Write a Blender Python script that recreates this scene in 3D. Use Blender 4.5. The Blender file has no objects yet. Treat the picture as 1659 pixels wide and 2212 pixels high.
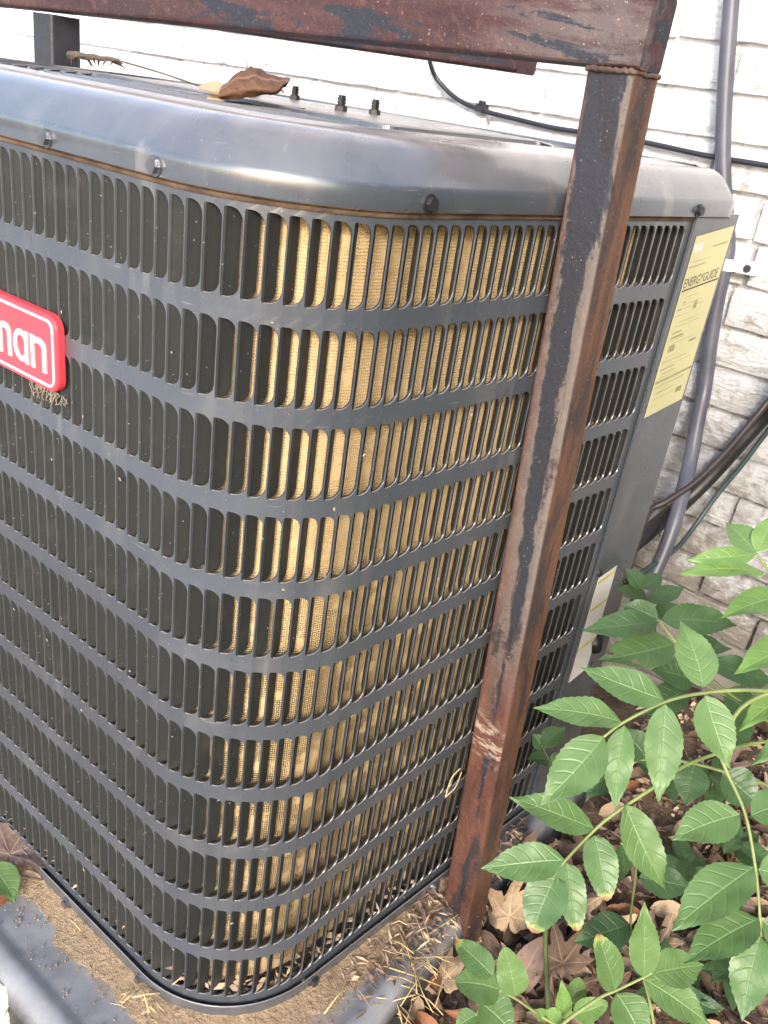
import bpy, bmesh, math, random
from mathutils import Vector, Matrix, noise
R_ = math.radians
SC = bpy.context.scene
COL = SC.collection

# ------------------------------------------------------------------ camera
CAM_LOC = Vector((0.51573, -0.54731, 1.03565))
CAM_ROT = Matrix(((0.775109, -0.371369, 0.511167), (0.617112, 0.271386, -0.738595), (0.135568, 0.887938, 0.43953)))
cd = bpy.data.cameras.new('camera')
cd.lens = 29.937; cd.sensor_width = 36; cd.clip_start = 0.01; cd.clip_end = 400
cd.dof.use_dof = True; cd.dof.focus_distance = 0.82; cd.dof.aperture_fstop = 20
cam = bpy.data.objects.new('camera', cd); COL.objects.link(cam)
cam.matrix_world = Matrix.Translation(CAM_LOC) @ CAM_ROT.to_4x4()
SC.camera = cam

# ------------------------------------------------------------------ sky, sun, exposure
SUN_AZ, SUN_EL = R_(151), R_(27)          # direction the light comes from
sdir = Vector((math.sin(SUN_AZ) * math.cos(SUN_EL), math.cos(SUN_AZ) * math.cos(SUN_EL), math.sin(SUN_EL)))
w = bpy.data.worlds.new('World'); SC.world = w; w.use_nodes = True
nt = w.node_tree; nt.nodes.clear()
sky = nt.nodes.new('ShaderNodeTexSky'); sky.sky_type = 'NISHITA'; sky.sun_disc = False
sky.sun_elevation = SUN_EL; sky.sun_rotation = SUN_AZ; sky.air_density = 1.0; sky.dust_density = 2.0
bg = nt.nodes.new('ShaderNodeBackground'); bg.inputs[1].default_value = 0.15
wo = nt.nodes.new('ShaderNodeOutputWorld')
nt.links.new(sky.outputs[0], bg.inputs[0]); nt.links.new(bg.outputs[0], wo.inputs[0])
sl = bpy.data.lights.new('sun', 'SUN'); sl.energy = 1.0; sl.angle = R_(12); sl.color = (1.0, 0.94, 0.84)
so = bpy.data.objects.new('sun', sl); COL.objects.link(so)
so.rotation_euler = sdir.to_track_quat('Z', 'Y').to_euler()
SC.view_settings.view_transform = 'Standard'; SC.view_settings.look = 'None'
SC.view_settings.exposure = 1.76; SC.view_settings.gamma = 1
SC.render.engine = 'CYCLES'

# ------------------------------------------------------------------ helpers
FPX = 3352.996 / 1.82279                      # focal length in the 1659-wide picture
def ray(u, v):
    return CAM_ROT @ Vector(((u - 829.5) / FPX, -(v - 1106.0) / FPX, -1.0))
def on(u, v, axis, val):                       # point of a sight line on an axis plane
    d = ray(u, v); return CAM_LOC + d * ((val - CAM_LOC[axis]) / d[axis])
def dep(u, v, d):                              # point of a sight line at a depth in metres
    return CAM_LOC + ray(u, v) * d
def project(P):
    q = CAM_ROT.transposed() @ (Vector(P) - CAM_LOC)
    return 829.5 + FPX * q.x / -q.z, 1106.0 - FPX * q.y / -q.z

def tag(o, label=None, cat=None, group=None, kind=None):
    if label: o['label'] = label
    if cat: o['category'] = cat
    if group: o['group'] = group
    if kind: o['kind'] = kind
    return o
def mesh(name, V, F, mat, smooth=False, mats=None, fm=None, uv=None):
    me = bpy.data.meshes.new(name); me.from_pydata([tuple(v) for v in V], [], F)
    for m in (mats or [mat]): me.materials.append(m)
    if fm: me.polygons.foreach_set('material_index', fm)
    if smooth: me.polygons.foreach_set('use_smooth', [True] * len(me.polygons))
    if uv:
        l = me.uv_layers.new(name='UVMap')
        for i, lp in enumerate(me.loops): l.data[i].uv = uv[lp.vertex_index]
    me.update(); return me
def link(name, me, parent=None):
    o = bpy.data.objects.new(name, me); COL.objects.link(o)
    if parent: o.parent = parent
    return o
def obj(name, V, F, mat, parent=None, **k):
    return link(name, mesh(name, V, F, mat, **k), parent)
def empty(name, loc=(0, 0, 0)):
    o = bpy.data.objects.new(name, None); COL.objects.link(o); o.location = loc; o.empty_display_size = .05
    return o
def keep(child, parent):                       # parent without moving (parent holds only a translation)
    child.parent = parent
    child.location = Vector(child.location) - Vector(parent.location)
def spline(pts, n=6):
    pts = [Vector(p) for p in pts]
    if len(pts) < 3: return pts
    P = [pts[0] * 2 - pts[1]] + pts + [pts[-1] * 2 - pts[-2]]; out = []
    for i in range(1, len(P) - 2):
        for k in range(n):
            t = k / n; a, b, c, d = P[i - 1], P[i], P[i + 1], P[i + 2]
            out.append(0.5 * ((2 * b) + (c - a) * t + (2 * a - 5 * b + 4 * c - d) * t * t + (3 * b - a - 3 * c + d) * t ** 3))
    out.append(pts[-1]); return out
def tube(path, rad, seg=8, V=None, F=None, cap=True):
    V = [] if V is None else V; F = [] if F is None else F
    path = [Vector(p) for p in path]; n = len(path); b = len(V)
    t = (path[1] - path[0]).normalized(); up = Vector((0, 0, 1)) if abs(t.z) < .9 else Vector((1, 0, 0))
    s = t.cross(up).normalized()
    for i, p in enumerate(path):
        t = (path[min(i + 1, n - 1)] - path[max(i - 1, 0)]).normalized()
        s = (s - t * s.dot(t)).normalized(); q = t.cross(s)
        r = rad(i / (n - 1)) if callable(rad) else rad
        for k in range(seg):
            a = 2 * math.pi * k / seg; V.append(p + (s * math.cos(a) + q * math.sin(a)) * r)
    for i in range(n - 1):
        for k in range(seg):
            k2 = (k + 1) % seg
            F.append((b + i * seg + k, b + i * seg + k2, b + (i + 1) * seg + k2, b + (i + 1) * seg + k))
    if cap:
        F.append(tuple(b + k for k in range(seg))[::-1]); F.append(tuple(b + (n - 1) * seg + k for k in range(seg)))
    return V, F
def prism(p0, p1, ex, ey, rb=.004, nb=3, nl=1):
    """rounded rectangular tube: corner p, sides ex and ey, from p0 to p1"""
    p0, p1, ex, ey = map(Vector, (p0, p1, ex, ey)); lx, ly = ex.length, ey.length; ux, uy = ex.normalized(), ey.normalized()
    sec = []
    for cx, cy, a0 in ((lx - rb, rb, -90), (lx - rb, ly - rb, 0), (rb, ly - rb, 90), (rb, rb, 180)):
        for k in range(nb + 1):
            a = R_(a0 + 90 * k / nb); sec.append((cx + rb * math.cos(a), cy + rb * math.sin(a)))
    n = len(sec); V = []; F = []
    for i in range(nl + 1):
        p = p0.lerp(p1, i / nl)
        for a, b in sec: V.append(p + ux * a + uy * b)
    for i in range(nl):
        for k in range(n):
            k2 = (k + 1) % n; F.append((i * n + k, i * n + k2, (i + 1) * n + k2, (i + 1) * n + k))
    F.append(tuple(range(n))[::-1]); F.append(tuple(nl * n + k for k in range(n)))
    return V, F
def boxvf(c0, c1):
    x0, y0, z0 = c0; x1, y1, z1 = c1
    V = [(x0, y0, z0), (x1, y0, z0), (x1, y1, z0), (x0, y1, z0), (x0, y0, z1), (x1, y0, z1), (x1, y1, z1), (x0, y1, z1)]
    F = [(0, 3, 2, 1), (4, 5, 6, 7), (0, 1, 5, 4), (1, 2, 6, 5), (2, 3, 7, 6), (3, 0, 4, 7)]
    return V, F
def nz(x, y, z=0.0, s=1.0): return noise.noise(Vector((x * s, y * s, z * s)))

# ------------------------------------------------------------------ materials
class NT:
    def __init__(s, name):
        s.m = bpy.data.materials.new(name); s.m.use_nodes = True; s.t = s.m.node_tree; s.n = s.t.nodes; s.b = s.n['Principled BSDF']
    def new(s, ty, **k):
        n = s.n.new(ty)
        for a, b in k.items(): setattr(n, a, b)
        return n
    def l(s, a, b): s.t.links.new(a, b)
    def pos(s, obj=False, scale=(1, 1, 1), rot=(0, 0, 0), uv=False):
        if uv: c = s.new('ShaderNodeTexCoord').outputs['UV']
        elif obj: c = s.new('ShaderNodeTexCoord').outputs['Object']
        else: c = s.new('ShaderNodeNewGeometry').outputs['Position']
        mp = s.new('ShaderNodeMapping'); mp.inputs['Scale'].default_value = scale; mp.inputs['Rotation'].default_value = rot
        s.l(c, mp.inputs[0]); return mp.outputs[0]
    def noise(s, vec, scale, detail=4, rough=.55, dist=0):
        n = s.new('ShaderNodeTexNoise'); n.inputs['Scale'].default_value = scale; n.inputs['Detail'].default_value = detail
        n.inputs['Roughness'].default_value = rough; n.inputs['Distortion'].default_value = dist
        s.l(vec, n.inputs['Vector']); return n.outputs['Fac']
    def ramp(s, fac, stops, interp='LINEAR'):
        r = s.new('ShaderNodeValToRGB'); r.color_ramp.interpolation = interp
        e = r.color_ramp.elements
        while len(e) < len(stops): e.new(.5)
        for i, (p, c) in enumerate(stops):
            e[i].position = p; e[i].color = (c, c, c, 1) if not isinstance(c, tuple) else (*c, 1)
        s.l(fac, r.inputs[0]); return r.outputs[0]
    def mix(s, fac, a, b, mode='MIX'):
        m = s.new('ShaderNodeMix', data_type='RGBA', blend_type=mode)
        for sk, val in ((0, fac), (6, a), (7, b)):
            if hasattr(val, 'links') or hasattr(val, 'is_linked'): s.l(val, m.inputs[sk])
            elif isinstance(val, tuple): m.inputs[sk].default_value = (*val, 1)
            else: m.inputs[sk].default_value = val
        return m.outputs[2]
    def math(s, op, a, b=None, c=None):
        m = s.new('ShaderNodeMath', operation=op)
        for i, val in enumerate((a, b, c)):
            if val is None: continue
            if hasattr(val, 'is_linked'): s.l(val, m.inputs[i])
            else: m.inputs[i].default_value = val
        return m.outputs[0]
    def sep(s, v):
        n = s.new('ShaderNodeSeparateXYZ'); s.l(v, n.inputs[0]); return n.outputs
    def bump(s, h, strength=.3, dist=.01, prev=None):
        b = s.new('ShaderNodeBump'); b.inputs['Strength'].default_value = strength; b.inputs['Distance'].default_value = dist
        s.l(h, b.inputs['Height'])
        if prev is not None: s.l(prev, b.inputs['Normal'])
        return b.outputs[0]
    def out(s, col=None, rough=None, nrm=None, metal=None, spec=None):
        for nm, val in (('Base Color', col), ('Roughness', rough), ('Normal', nrm), ('Metallic', metal), ('Specular IOR Level', spec)):
            if val is None: continue
            if hasattr(val, 'is_linked'): s.l(val, s.b.inputs[nm])
            elif isinstance(val, tuple): s.b.inputs[nm].default_value = (*val, 1)
            else: s.b.inputs[nm].default_value = val
        return s.m
def plain(name, col, rough=.6, metal=0., bump=0., bs=200., spec=None, var=.25):
    t = NT(name); p = t.pos(obj=True)
    n = t.noise(p, bs, 3)
    c = t.mix(t.ramp(t.noise(p, bs * .13, 4), [(.35, 0.), (.7, 1.)]), tuple(x * (1 - var) for x in col), tuple(min(1, x * (1 + var)) for x in col))
    return t.out(c, rough, t.bump(n, bump, .002) if bump else None, metal, spec)

def m_paint(name='grey_enamel', spec=.85, coat=.3):   # dark grey enamel with dust and scratches
    t = NT(name); p = t.pos()
    d1 = t.noise(p, 9, 5, .6); d2 = t.noise(t.pos(scale=(1, 1, .18)), 38, 4, .6, .6)
    dust = t.math('MULTIPLY', t.ramp(d1, [(.42, 0.), (.75, 1.)]), t.ramp(d2, [(.42, 0.), (.66, 1.)]))
    geo = t.new('ShaderNodeNewGeometry'); nzv = t.sep(geo.outputs['Normal'])[2]
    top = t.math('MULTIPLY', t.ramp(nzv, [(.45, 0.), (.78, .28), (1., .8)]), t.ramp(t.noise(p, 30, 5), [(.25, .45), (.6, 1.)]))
    spk = t.ramp(t.noise(p, 420, 2), [(.70, 0.), (.76, 1.)])
    scr = t.ramp(t.noise(t.pos(scale=(6, 6, 260), rot=(.35, .2, .1)), 4, 3, .5), [(.715, 0.), (.74, .55)])
    c = t.mix(t.math('MULTIPLY', dust, .22), (.056, .064, .078), (.30, .28, .25))
    run = t.math('MULTIPLY', t.ramp(t.noise(t.pos(scale=(1, 1, .13)), 30, 4, .55, .35), [(.64, 0.), (.72, .2)]), t.ramp(t.noise(p, 5, 2), [(.45, .0), (.6, 1.)]))
    c = t.mix(run, c, (.42, .41, .37))
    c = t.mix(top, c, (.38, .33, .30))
    c = t.mix(t.math('MULTIPLY', spk, .45), c, (.40, .38, .34))
    c = t.mix(scr, c, (.32, .31, .29))
    rough = t.math('ADD', t.math('MULTIPLY', dust, .12), t.ramp(t.noise(p, 16, 4), [(.3, .24), (.7, .34)]))
    t.b.inputs['IOR'].default_value = 1.5
    t.b.inputs['Coat Weight'].default_value = coat; t.b.inputs['Coat Roughness'].default_value = .2
    return t.out(c, rough, t.bump(t.noise(p, 900, 2), .06, .001), 0, spec)
def m_fin():                                    # same enamel, duller on the louver blades
    t = NT('louver_enamel'); p = t.pos()
    d = t.ramp(t.noise(p, 24, 5, .65), [(.55, 0.), (.8, .4)])
    spk = t.ramp(t.noise(p, 330, 2), [(.71, 0.), (.77, .55)])
    c = t.mix(d, (.026, .028, .028), (.085, .080, .068)); c = t.mix(spk, c, (.42, .38, .30))
    return t.out(c, .55, None, 0, .3)
def m_coil():                                   # dusty aluminium coil: rippled fins caked with tan dirt
    t = NT('dusty_coil'); uv = t.pos(uv=True); s = t.sep(uv)
    wob = t.noise(uv, 30, 2)
    a = t.math('SINE', t.math('ADD', t.math('MULTIPLY', s[1], 2 * math.pi / .0025), t.math('MULTIPLY', t.math('SINE', t.math('MULTIPLY', s[0], 2 * math.pi / .0032)), .8)))
    a = t.math('ADD', a, t.math('MULTIPLY', t.math('SINE', t.math('MULTIPLY', s[0], 2 * math.pi / .0021)), .55))
    cake = t.ramp(t.noise(uv, 34, 5, .6), [(.44, 0.), (.60, 1.)])      # places where dirt hides the ripple
    zz = t.ramp(s[1], [(.40, 0.), (.66, .85)])
    cake = t.math('MAXIMUM', cake, zz)
    h = t.math('MULTIPLY', a, t.math('SUBTRACT', 1.0, cake))
    base = t.mix(t.ramp(t.noise(uv, 55, 4), [(.3, 0.), (.7, 1.)]), (.44, .305, .145), (.60, .44, .24))
    big = t.ramp(t.noise(uv, 7, 4), [(.3, 0.), (.7, 1.)])
    base = t.mix(t.math('MULTIPLY', big, .55), base, (.70, .52, .30))
    base = t.mix(t.ramp(t.math('ADD', s[1], t.math('MULTIPLY', t.math('SUBTRACT', t.noise(uv, 12, 3), .5), .25)), [(.16, .7), (.46, 0.)]), base, (.30, .225, .14))  # lower coil browner with dirt, light falloff also put into the colour
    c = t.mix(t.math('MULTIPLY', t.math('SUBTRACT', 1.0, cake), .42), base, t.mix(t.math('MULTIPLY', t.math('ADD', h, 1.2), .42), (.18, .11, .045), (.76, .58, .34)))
    return t.out(c, .9, t.bump(h, .9, .0016, t.bump(t.noise(uv, 260, 3), .3, .001)), 0, .2)
def m_rust(name, zmix=True):                    # worn primer, rust and grey scale on square tube
    t = NT(name); p = t.pos(); P3 = t.sep(t.new('ShaderNodeNewGeometry').outputs['Position']); z = P3[2]
    st = t.pos(scale=(1, 1, .20)) if zmix else t.pos(scale=(.22, 1, 1))
    n3 = t.noise(p, 190, 6, .75); n4 = t.noise(p, 70, 5, .7); n1 = t.noise(st, 34, 6, .68, .6)
    lo, hi_ = ((.078, .030, .024), (.135, .060, .042)) if zmix else ((.040, .017, .019), (.070, .029, .029))
    c = t.mix(t.ramp(n1, [(.38, 0.), (.60, 1.)]), lo, hi_)
    c = t.mix(t.ramp(n4, [(.55, 0.), (.64, .75)]), c, (.20, .085, .042) if zmix else (.10, .045, .038))
    gr = t.ramp(t.math('ADD', t.noise(st, 19, 6, .66, .4), t.math('MULTIPLY', t.math('SUBTRACT', n3, .5), .18)), [(.45, 0.), (.53, 1.)])
    amt = t.ramp(z, [(.42, .08), (.62, .55), (.85, .95)]) if zmix else t.ramp(P3[0], [(.02, .05), (.15, .5)])
    c = t.mix(t.math('MULTIPLY', gr, amt), c, t.mix(n4, (.105, .098, .102), (.21, .18, .168)))
    bk = t.ramp(t.math('ADD', t.noise(st, 26, 6, .6, .7), t.math('MULTIPLY', t.math('SUBTRACT', n3, .5), .14)), [(.545, 0.), (.575, 1.)])
    c = t.mix(t.math('MULTIPLY', bk, .93), c, (.020, .024, .036))
    pit = t.ramp(n3, [(.60, 0.), (.70, .85)])
    c = t.mix(pit, c, (.050, .024, .018))
    if zmix:
        sc = t.math('MULTIPLY', t.ramp(t.noise(t.pos(scale=(.5, .5, 1.6)), 95, 5, .7), [(.48, 0.), (.58, .9)]), t.ramp(t.math('ABSOLUTE', t.math('SUBTRACT', z, .385)), [(.012, 1.), (.04, 0.)]))
        c = t.mix(sc, c, (.38, .30, .235))
    sp = t.ramp(t.noise(p, 420, 2), [(.69, 0.), (.74, .7)])
    c = t.mix(sp, c, (.40, .33, .28))
    h = t.math('ADD', n3, t.math('MULTIPLY', n4, .8))
    return t.out(c, t.ramp(n3, [(.3, .42), (.7, .8)]), t.bump(h, .55, .0028), .0, .4)
def m_post():                                   # square tube: black scale core, edges worn to grey, rust towards the foot
    t = NT('worn_post'); p = t.pos(); uv = t.sep(t.pos(uv=True)); z = t.sep(t.new('ShaderNodeNewGeometry').outputs['Position'])[2]
    n3 = t.noise(p, 200, 6, .75); n4 = t.noise(p, 75, 5, .7); ns = t.noise(t.pos(scale=(1, 1, .22)), 42, 6, .68, .5); nb = t.noise(t.pos(scale=(1, 1, .35)), 16, 4, .6)
    front = t.ramp(uv[1], [(.04, 1.), (.10, 0.)])
    rust = t.mix(t.ramp(ns, [(.38, 0.), (.62, 1.)]), (.060, .026, .021), (.115, .048, .036))
    rust = t.mix(t.ramp(n4, [(.56, 0.), (.66, .7)]), rust, (.17, .075, .042))
    grey = t.mix(n4, (.090, .083, .082), (.20, .165, .145))
    edge = t.math('ABSOLUTE', t.math('SUBTRACT', uv[0], t.ramp(z, [(.45, .62), (.9, .52)])))
    core = t.math('ADD', t.math('ADD', edge, t.math('MULTIPLY', t.math('SUBTRACT', ns, .5), .85)), t.math('MULTIPLY', t.math('SUBTRACT', n3, .5), .22))
    wid = t.ramp(z, [(.40, .02), (.62, .12), (.80, .20), (.98, .36)])
    blk = t.ramp(t.math('SUBTRACT', core, wid), [(.0, 1.), (.05, 0.)])
    gm = t.math('MULTIPLY', t.ramp(t.math('ADD', z, t.math('MULTIPLY', t.math('SUBTRACT', nb, .5), .5)), [(.42, 0.), (.62, .85)]), t.ramp(t.math('ADD', uv[0], t.math('MULTIPLY', t.math('SUBTRACT', ns, .5), .9)), [(.02, .15), (.30, 1.)]))
    cf = t.mix(gm, rust, grey); cf = t.mix(t.math('MULTIPLY', blk, .94), cf, (.020, .023, .034))
    low = t.ramp(t.math('ADD', nb, t.math('MULTIPLY', t.math('SUBTRACT', n3, .5), .25)), [(.57, 0.), (.62, .9)])
    cf = t.mix(low, cf, (.026, .022, .026))
    sc = t.math('MULTIPLY', t.ramp(t.noise(t.pos(scale=(.6, .6, 1.6)), 95, 5, .7), [(.48, 0.), (.58, .9)]), t.ramp(t.math('ABSOLUTE', t.math('SUBTRACT', z, .385)), [(.012, 1.), (.04, 0.)]))
    cf = t.mix(sc, cf, (.38, .30, .235))
    side = t.mix(t.ramp(ns, [(.42, 0.), (.60, 1.)]), (.045, .032, .030), (.125, .060, .038))
    side = t.mix(t.ramp(uv[1], [(.72, 0.), (.95, .75)]), side, (.16, .066, .034))
    c = t.mix(front, side, cf)
    c = t.mix(t.ramp(n3, [(.62, 0.), (.72, .8)]), c, (.045, .024, .018))
    c = t.mix(t.ramp(t.noise(p, 420, 2), [(.70, 0.), (.75, .7)]), c, (.42, .35, .30))
    return t.out(c, t.ramp(n3, [(.3, .42), (.7, .8)]), t.bump(t.math('ADD', n3, t.math('MULTIPLY', n4, .8)), .5, .0026), 0, .4)
def m_brick(name='whitewashed_brick', mortar=False):
    t = NT(name); p = t.pos(); z = t.sep(t.new('ShaderNodeNewGeometry').outputs['Position'])[2]
    n = t.noise(p, 42, 6, .66, .3); fine = t.noise(t.pos(scale=(1, 1, 3.6)), 60, 7, .72, .5); big = t.noise(p, 7, 4, .6)
    low = t.ramp(z, [(.05, .36), (.30, .19), (.60, .02), (.95, 0.)])  # dirtier low down; shade from casing and plants painted into this too
    wear_shade = t.math('ADD', t.math('ADD', t.math('MULTIPLY', n, .7), t.math('MULTIPLY', big, .3)), low)
    t_stops = [(.60, 0.), (.72, .5)]
    a = (.86, .86, .88) if not mortar else (.66, .66, .68)
    c = t.mix(t.ramp(wear_shade, [(.54, 0.), (.70, .85)]), a, (.32, .275, .23) if not mortar else (.10, .075, .055))
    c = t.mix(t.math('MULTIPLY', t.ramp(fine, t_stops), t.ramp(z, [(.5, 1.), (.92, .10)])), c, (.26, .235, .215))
    h = t.math('ADD', n, t.math('MULTIPLY', fine, 1.3))
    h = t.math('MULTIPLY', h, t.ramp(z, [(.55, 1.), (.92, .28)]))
    return t.out(c, .8, t.bump(h, 1.0, .016), 0, .3)
def m_leaf(name, a, b, burn=0.0):
    t = NT(name); uv = t.pos(uv=True); s = t.sep(uv); u, v = s[0], s[1]     # u -1..1 across, v 0..1 along
    au = t.math('ABSOLUTE', u)
    mid = t.ramp(au, [(.015, 1.), (.07, 0.)])
    ph = t.math('SUBTRACT', t.math('MULTIPLY', v, 6.6), t.math('MULTIPLY', t.math('POWER', au, 1.35), 1.25))
    fr = t.math('ABSOLUTE', t.math('SUBTRACT', t.math('FRACT', ph), .5))
    lat = t.math('MULTIPLY', t.ramp(fr, [(.0, 1.), (.13, 0.)]), t.ramp(au, [(.5, 1.), (.95, .15)]))
    rnd = t.new('ShaderNodeObjectInfo').outputs['Random']
    pos = t.pos(obj=True); n = t.noise(pos, 60, 4)
    n2 = t.noise(pos, 22, 3)
    c = t.mix(t.math('ADD', t.math('MULTIPLY', rnd, .7), t.math('MULTIPLY', n, .5)), a, b)
    c = t.mix(t.ramp(n2, [(.5, 0.), (.75, .35)]), c, tuple(x * 1.25 for x in b))
    c = t.mix(t.ramp(t.noise(pos, 210, 3), [(.68, 0.), (.74, .5)]), c, (.20, .19, .10))
    ve = tuple(min(1, x * 1.55 + .02) for x in b)
    c = t.mix(t.math('MULTIPLY', lat, .20), c, ve)
    c = t.mix(t.math('MULTIPLY', mid, .45), c, ve)
    if burn:
        e = t.math('ADD', v, t.math('MULTIPLY', t.math('SUBTRACT', t.noise(pos, 45, 4), .5), .35))
        c = t.mix(t.ramp(e, [(burn - .05, 0.), (burn, 1.)]), c, (.28, .33, .09))
        c = t.mix(t.ramp(e, [(burn, 0.), (burn + .05, 1.)]), c, (.27, .14, .07))
    h = t.math('ADD', t.math('MULTIPLY', lat, -1.0), t.math('MULTIPLY', mid, -1.2))
    t.out(c, t.ramp(n, [(.3, .36), (.7, .5)]), t.bump(h, .35, .0014, t.bump(t.noise(pos, 90, 3), .25, .002)), 0, .5)
    t.b.inputs['Transmission Weight'].default_value = 0
    tr = t.new('ShaderNodeBsdfTranslucent'); t.l(t.mix(.5, c, tuple(min(1, x * 2) for x in b)), tr.inputs[0])
    mx = t.new('ShaderNodeMixShader'); mx.inputs[0].default_value = .22
    o = t.n['Material Output']; t.l(t.b.outputs[0], mx.inputs[1]); t.l(tr.outputs[0], mx.inputs[2]); t.l(mx.outputs[0], o.inputs[0])
    return t.m
def m_dead(name, a, b):
    t = NT(name); uv = t.pos(uv=True); s = t.sep(uv); pos = t.pos(obj=True)
    au = t.math('ABSOLUTE', s[0]); mid = t.ramp(au, [(.01, .8), (.06, 0.)])
    fr = t.math('ABSOLUTE', t.math('SUBTRACT', t.math('FRACT', t.math('SUBTRACT', t.math('MULTIPLY', s[1], 6.), t.math('MULTIPLY', au, 2.2))), .5))
    lat = t.ramp(fr, [(.0, .35), (.09, 0.)])
    rnd = t.new('ShaderNodeObjectInfo').outputs['Random']; n = t.noise(pos, 50, 5, .65)
    c = t.mix(t.math('ADD', t.math('MULTIPLY', rnd, .65), t.math('MULTIPLY', n, .35)), a, b)
    c = t.mix(t.ramp(t.noise(pos, 120, 4), [(.55, 0.), (.72, .6)]), c, tuple(x * .45 for x in a))
    c = t.mix(t.math('MAXIMUM', mid, lat), c, tuple(min(1, x * 1.35 + .02) for x in b))
    return t.out(c, .72, t.bump(n, .5, .003), 0, .3)
def m_ground():
    t = NT('littered_soil'); p = t.pos()
    n = t.noise(p, 24, 6, .7); f = t.noise(p, 170, 5, .7)
    c = t.mix(t.ramp(n, [(.3, 0.), (.7, 1.)]), (.075, .05, .034), (.21, .15, .105))
    c = t.mix(t.ramp(f, [(.55, 0.), (.72, .8)]), c, (.30, .22, .155))
    return t.out(c, .95, t.bump(t.math('ADD', n, t.math('MULTIPLY', f, .6)), .9, .012), 0, .15)
def m_pad():
    t = NT('grey_plastic'); p = t.pos(); s = t.sep(t.new('ShaderNodeNewGeometry').outputs['Position'])
    n = t.noise(p, 20, 6, .62, .3); f = t.noise(p, 210, 4, .7); blot = t.noise(p, 55, 4, .6)
    dist = t.math('MAXIMUM', t.math('SUBTRACT', -.135, s[1]), t.math('SUBTRACT', s[0], .150))   # distance out from the casing
    e = t.math('ADD', dist, t.math('MULTIPLY', t.math('SUBTRACT', n, .5), .075))
    m = t.ramp(e, [(.016, 1.), (.046, .0)])
    c = t.mix(t.ramp(n, [(.35, 0.), (.7, 1.)]), (.17, .175, .19), (.26, .265, .285))
    c = t.mix(t.ramp(blot, [(.58, 0.), (.72, .35)]), c, (.34, .30, .25))
    c = t.mix(m, c, t.mix(f, (.21, .145, .09), (.40, .29, .195)))
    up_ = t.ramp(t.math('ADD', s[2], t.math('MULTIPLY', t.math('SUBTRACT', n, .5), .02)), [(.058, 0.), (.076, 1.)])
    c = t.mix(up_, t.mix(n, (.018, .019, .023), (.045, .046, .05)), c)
    rough = t.mix(m, (.42, .42, .42), (.95, .95, .95))
    h = t.math('MULTIPLY', m, t.math('ADD', f, n))
    return t.out(c, rough, t.bump(h, .35, .004, t.bump(f, .12, .002)), 0, .45)
def m_soil():
    t = NT('dry_dirt'); p = t.pos(); f = t.noise(p, 190, 5, .7); n = t.noise(p, 45, 4, .6)
    c = t.mix(f, (.17, .115, .07), (.46, .345, .235)); c = t.mix(t.ramp(n, [(.5, 0.), (.75, .5)]), c, (.16, .11, .075))
    return t.out(c, .95, t.bump(t.math('ADD', f, n), .9, .006), 0, .1)

M = {}
M['paint'] = m_paint(); M['cap'] = m_paint('cap_enamel', 1.0, 1.0); M['fin'] = m_fin(); M['coil'] = m_coil()
M['rust'] = m_rust('rusted_tube'); M['rust_x'] = m_rust('rusted_rail', False)
M['weld'] = plain('weld_scale', (.10, .062, .048), .75, 0, .9, 300, var=.6); M['post'] = m_post(); M['darksteel'] = plain('dark_steel', (.030, .031, .038), .5, 0, .5, 120, var=.4)
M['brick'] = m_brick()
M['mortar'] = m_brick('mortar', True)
M['black'] = plain('black_rubber', (.010, .010, .012), .45, 0, .2, 200)
M['cable'] = plain('black_cable', (.022, .023, .03), .4)
M['conduit'] = plain('grey_conduit', (.080, .082, .108), .42, 0, .05, 120)
M['copper'] = plain('weathered_copper', (.030, .021, .022), .5, .1, .2)
M['greenwire'] = plain('green_insulation', (.032, .052, .056), .5)
M['strap'] = plain('white_strap', (.72, .72, .75), .45)
M['screw'] = plain('zinc_screw', (.30, .30, .32), .28, .9, .2, 300)
M['screw_dk'] = plain('dark_screw', (.035, .035, .04), .35, .4, .2, 300)
M['inside'] = plain('dark_inside', (.012, .012, .013), .8)
M['red'] = plain('red_badge', (.70, .055, .075), .28, 0, .05, 60, var=.12)
M['silver'] = plain('silver_print', (.62, .62, .66), .32, .35, .2, 300, var=.2)
M['yellow'] = plain('yellow_label', (.50, .47, .27), .5, 0, 0, 60, var=.1)
M['white'] = plain('white_label', (.55, .54, .52), .5, 0, 0, 60, var=.06)
M['ink'] = plain('black_ink', (.03, .03, .03), .5)
M['ink2'] = plain('grey_ink', (.25, .24, .12), .5)
M['ink3'] = plain('yellow_ink', (.50, .42, .08), .5)
M['rustline'] = plain('rust_line', (.095, .058, .036), .9, 0, .8, 220, var=.5)
M['leafA'] = m_leaf('green_leaf', (.082, .156, .052), (.134, .226, .078))
M['leafY'] = m_leaf('young_leaf', (.115, .210, .055), (.160, .275, .078))
M['leafD'] = m_leaf('shaded_leaf', (.040, .085, .032), (.068, .130, .048))  # darker copy of the leaf green, shade put into the colour
M['leafB'] = m_leaf('scorched_leaf', (.068, .135, .048), (.112, .192, .068), .90)
M['stem'] = plain('green_stem', (.19, .235, .085), .5, 0, .1, 200)
M['stemD'] = plain('dark_stem', (.07, .095, .04), .55, 0, .2, 200)
M['dead1'] = m_dead('tan_dead_leaf', (.20, .135, .085), (.42, .31, .21))
M['dead2'] = m_dead('brown_dead_leaf', (.070, .043, .030), (.17, .112, .078))
M['dead3'] = m_dead('russet_dead_leaf', (.13, .050, .028), (.24, .105, .05))
M['dead5'] = m_dead('dark_curled_leaf', (.070, .035, .022), (.15, .075, .042))
M['dead4'] = m_dead('purple_brown_dead_leaf', (.10, .064, .052), (.21, .145, .118))
M['ground'] = m_ground(); M['pad'] = m_pad(); M['soil'] = m_soil()
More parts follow.
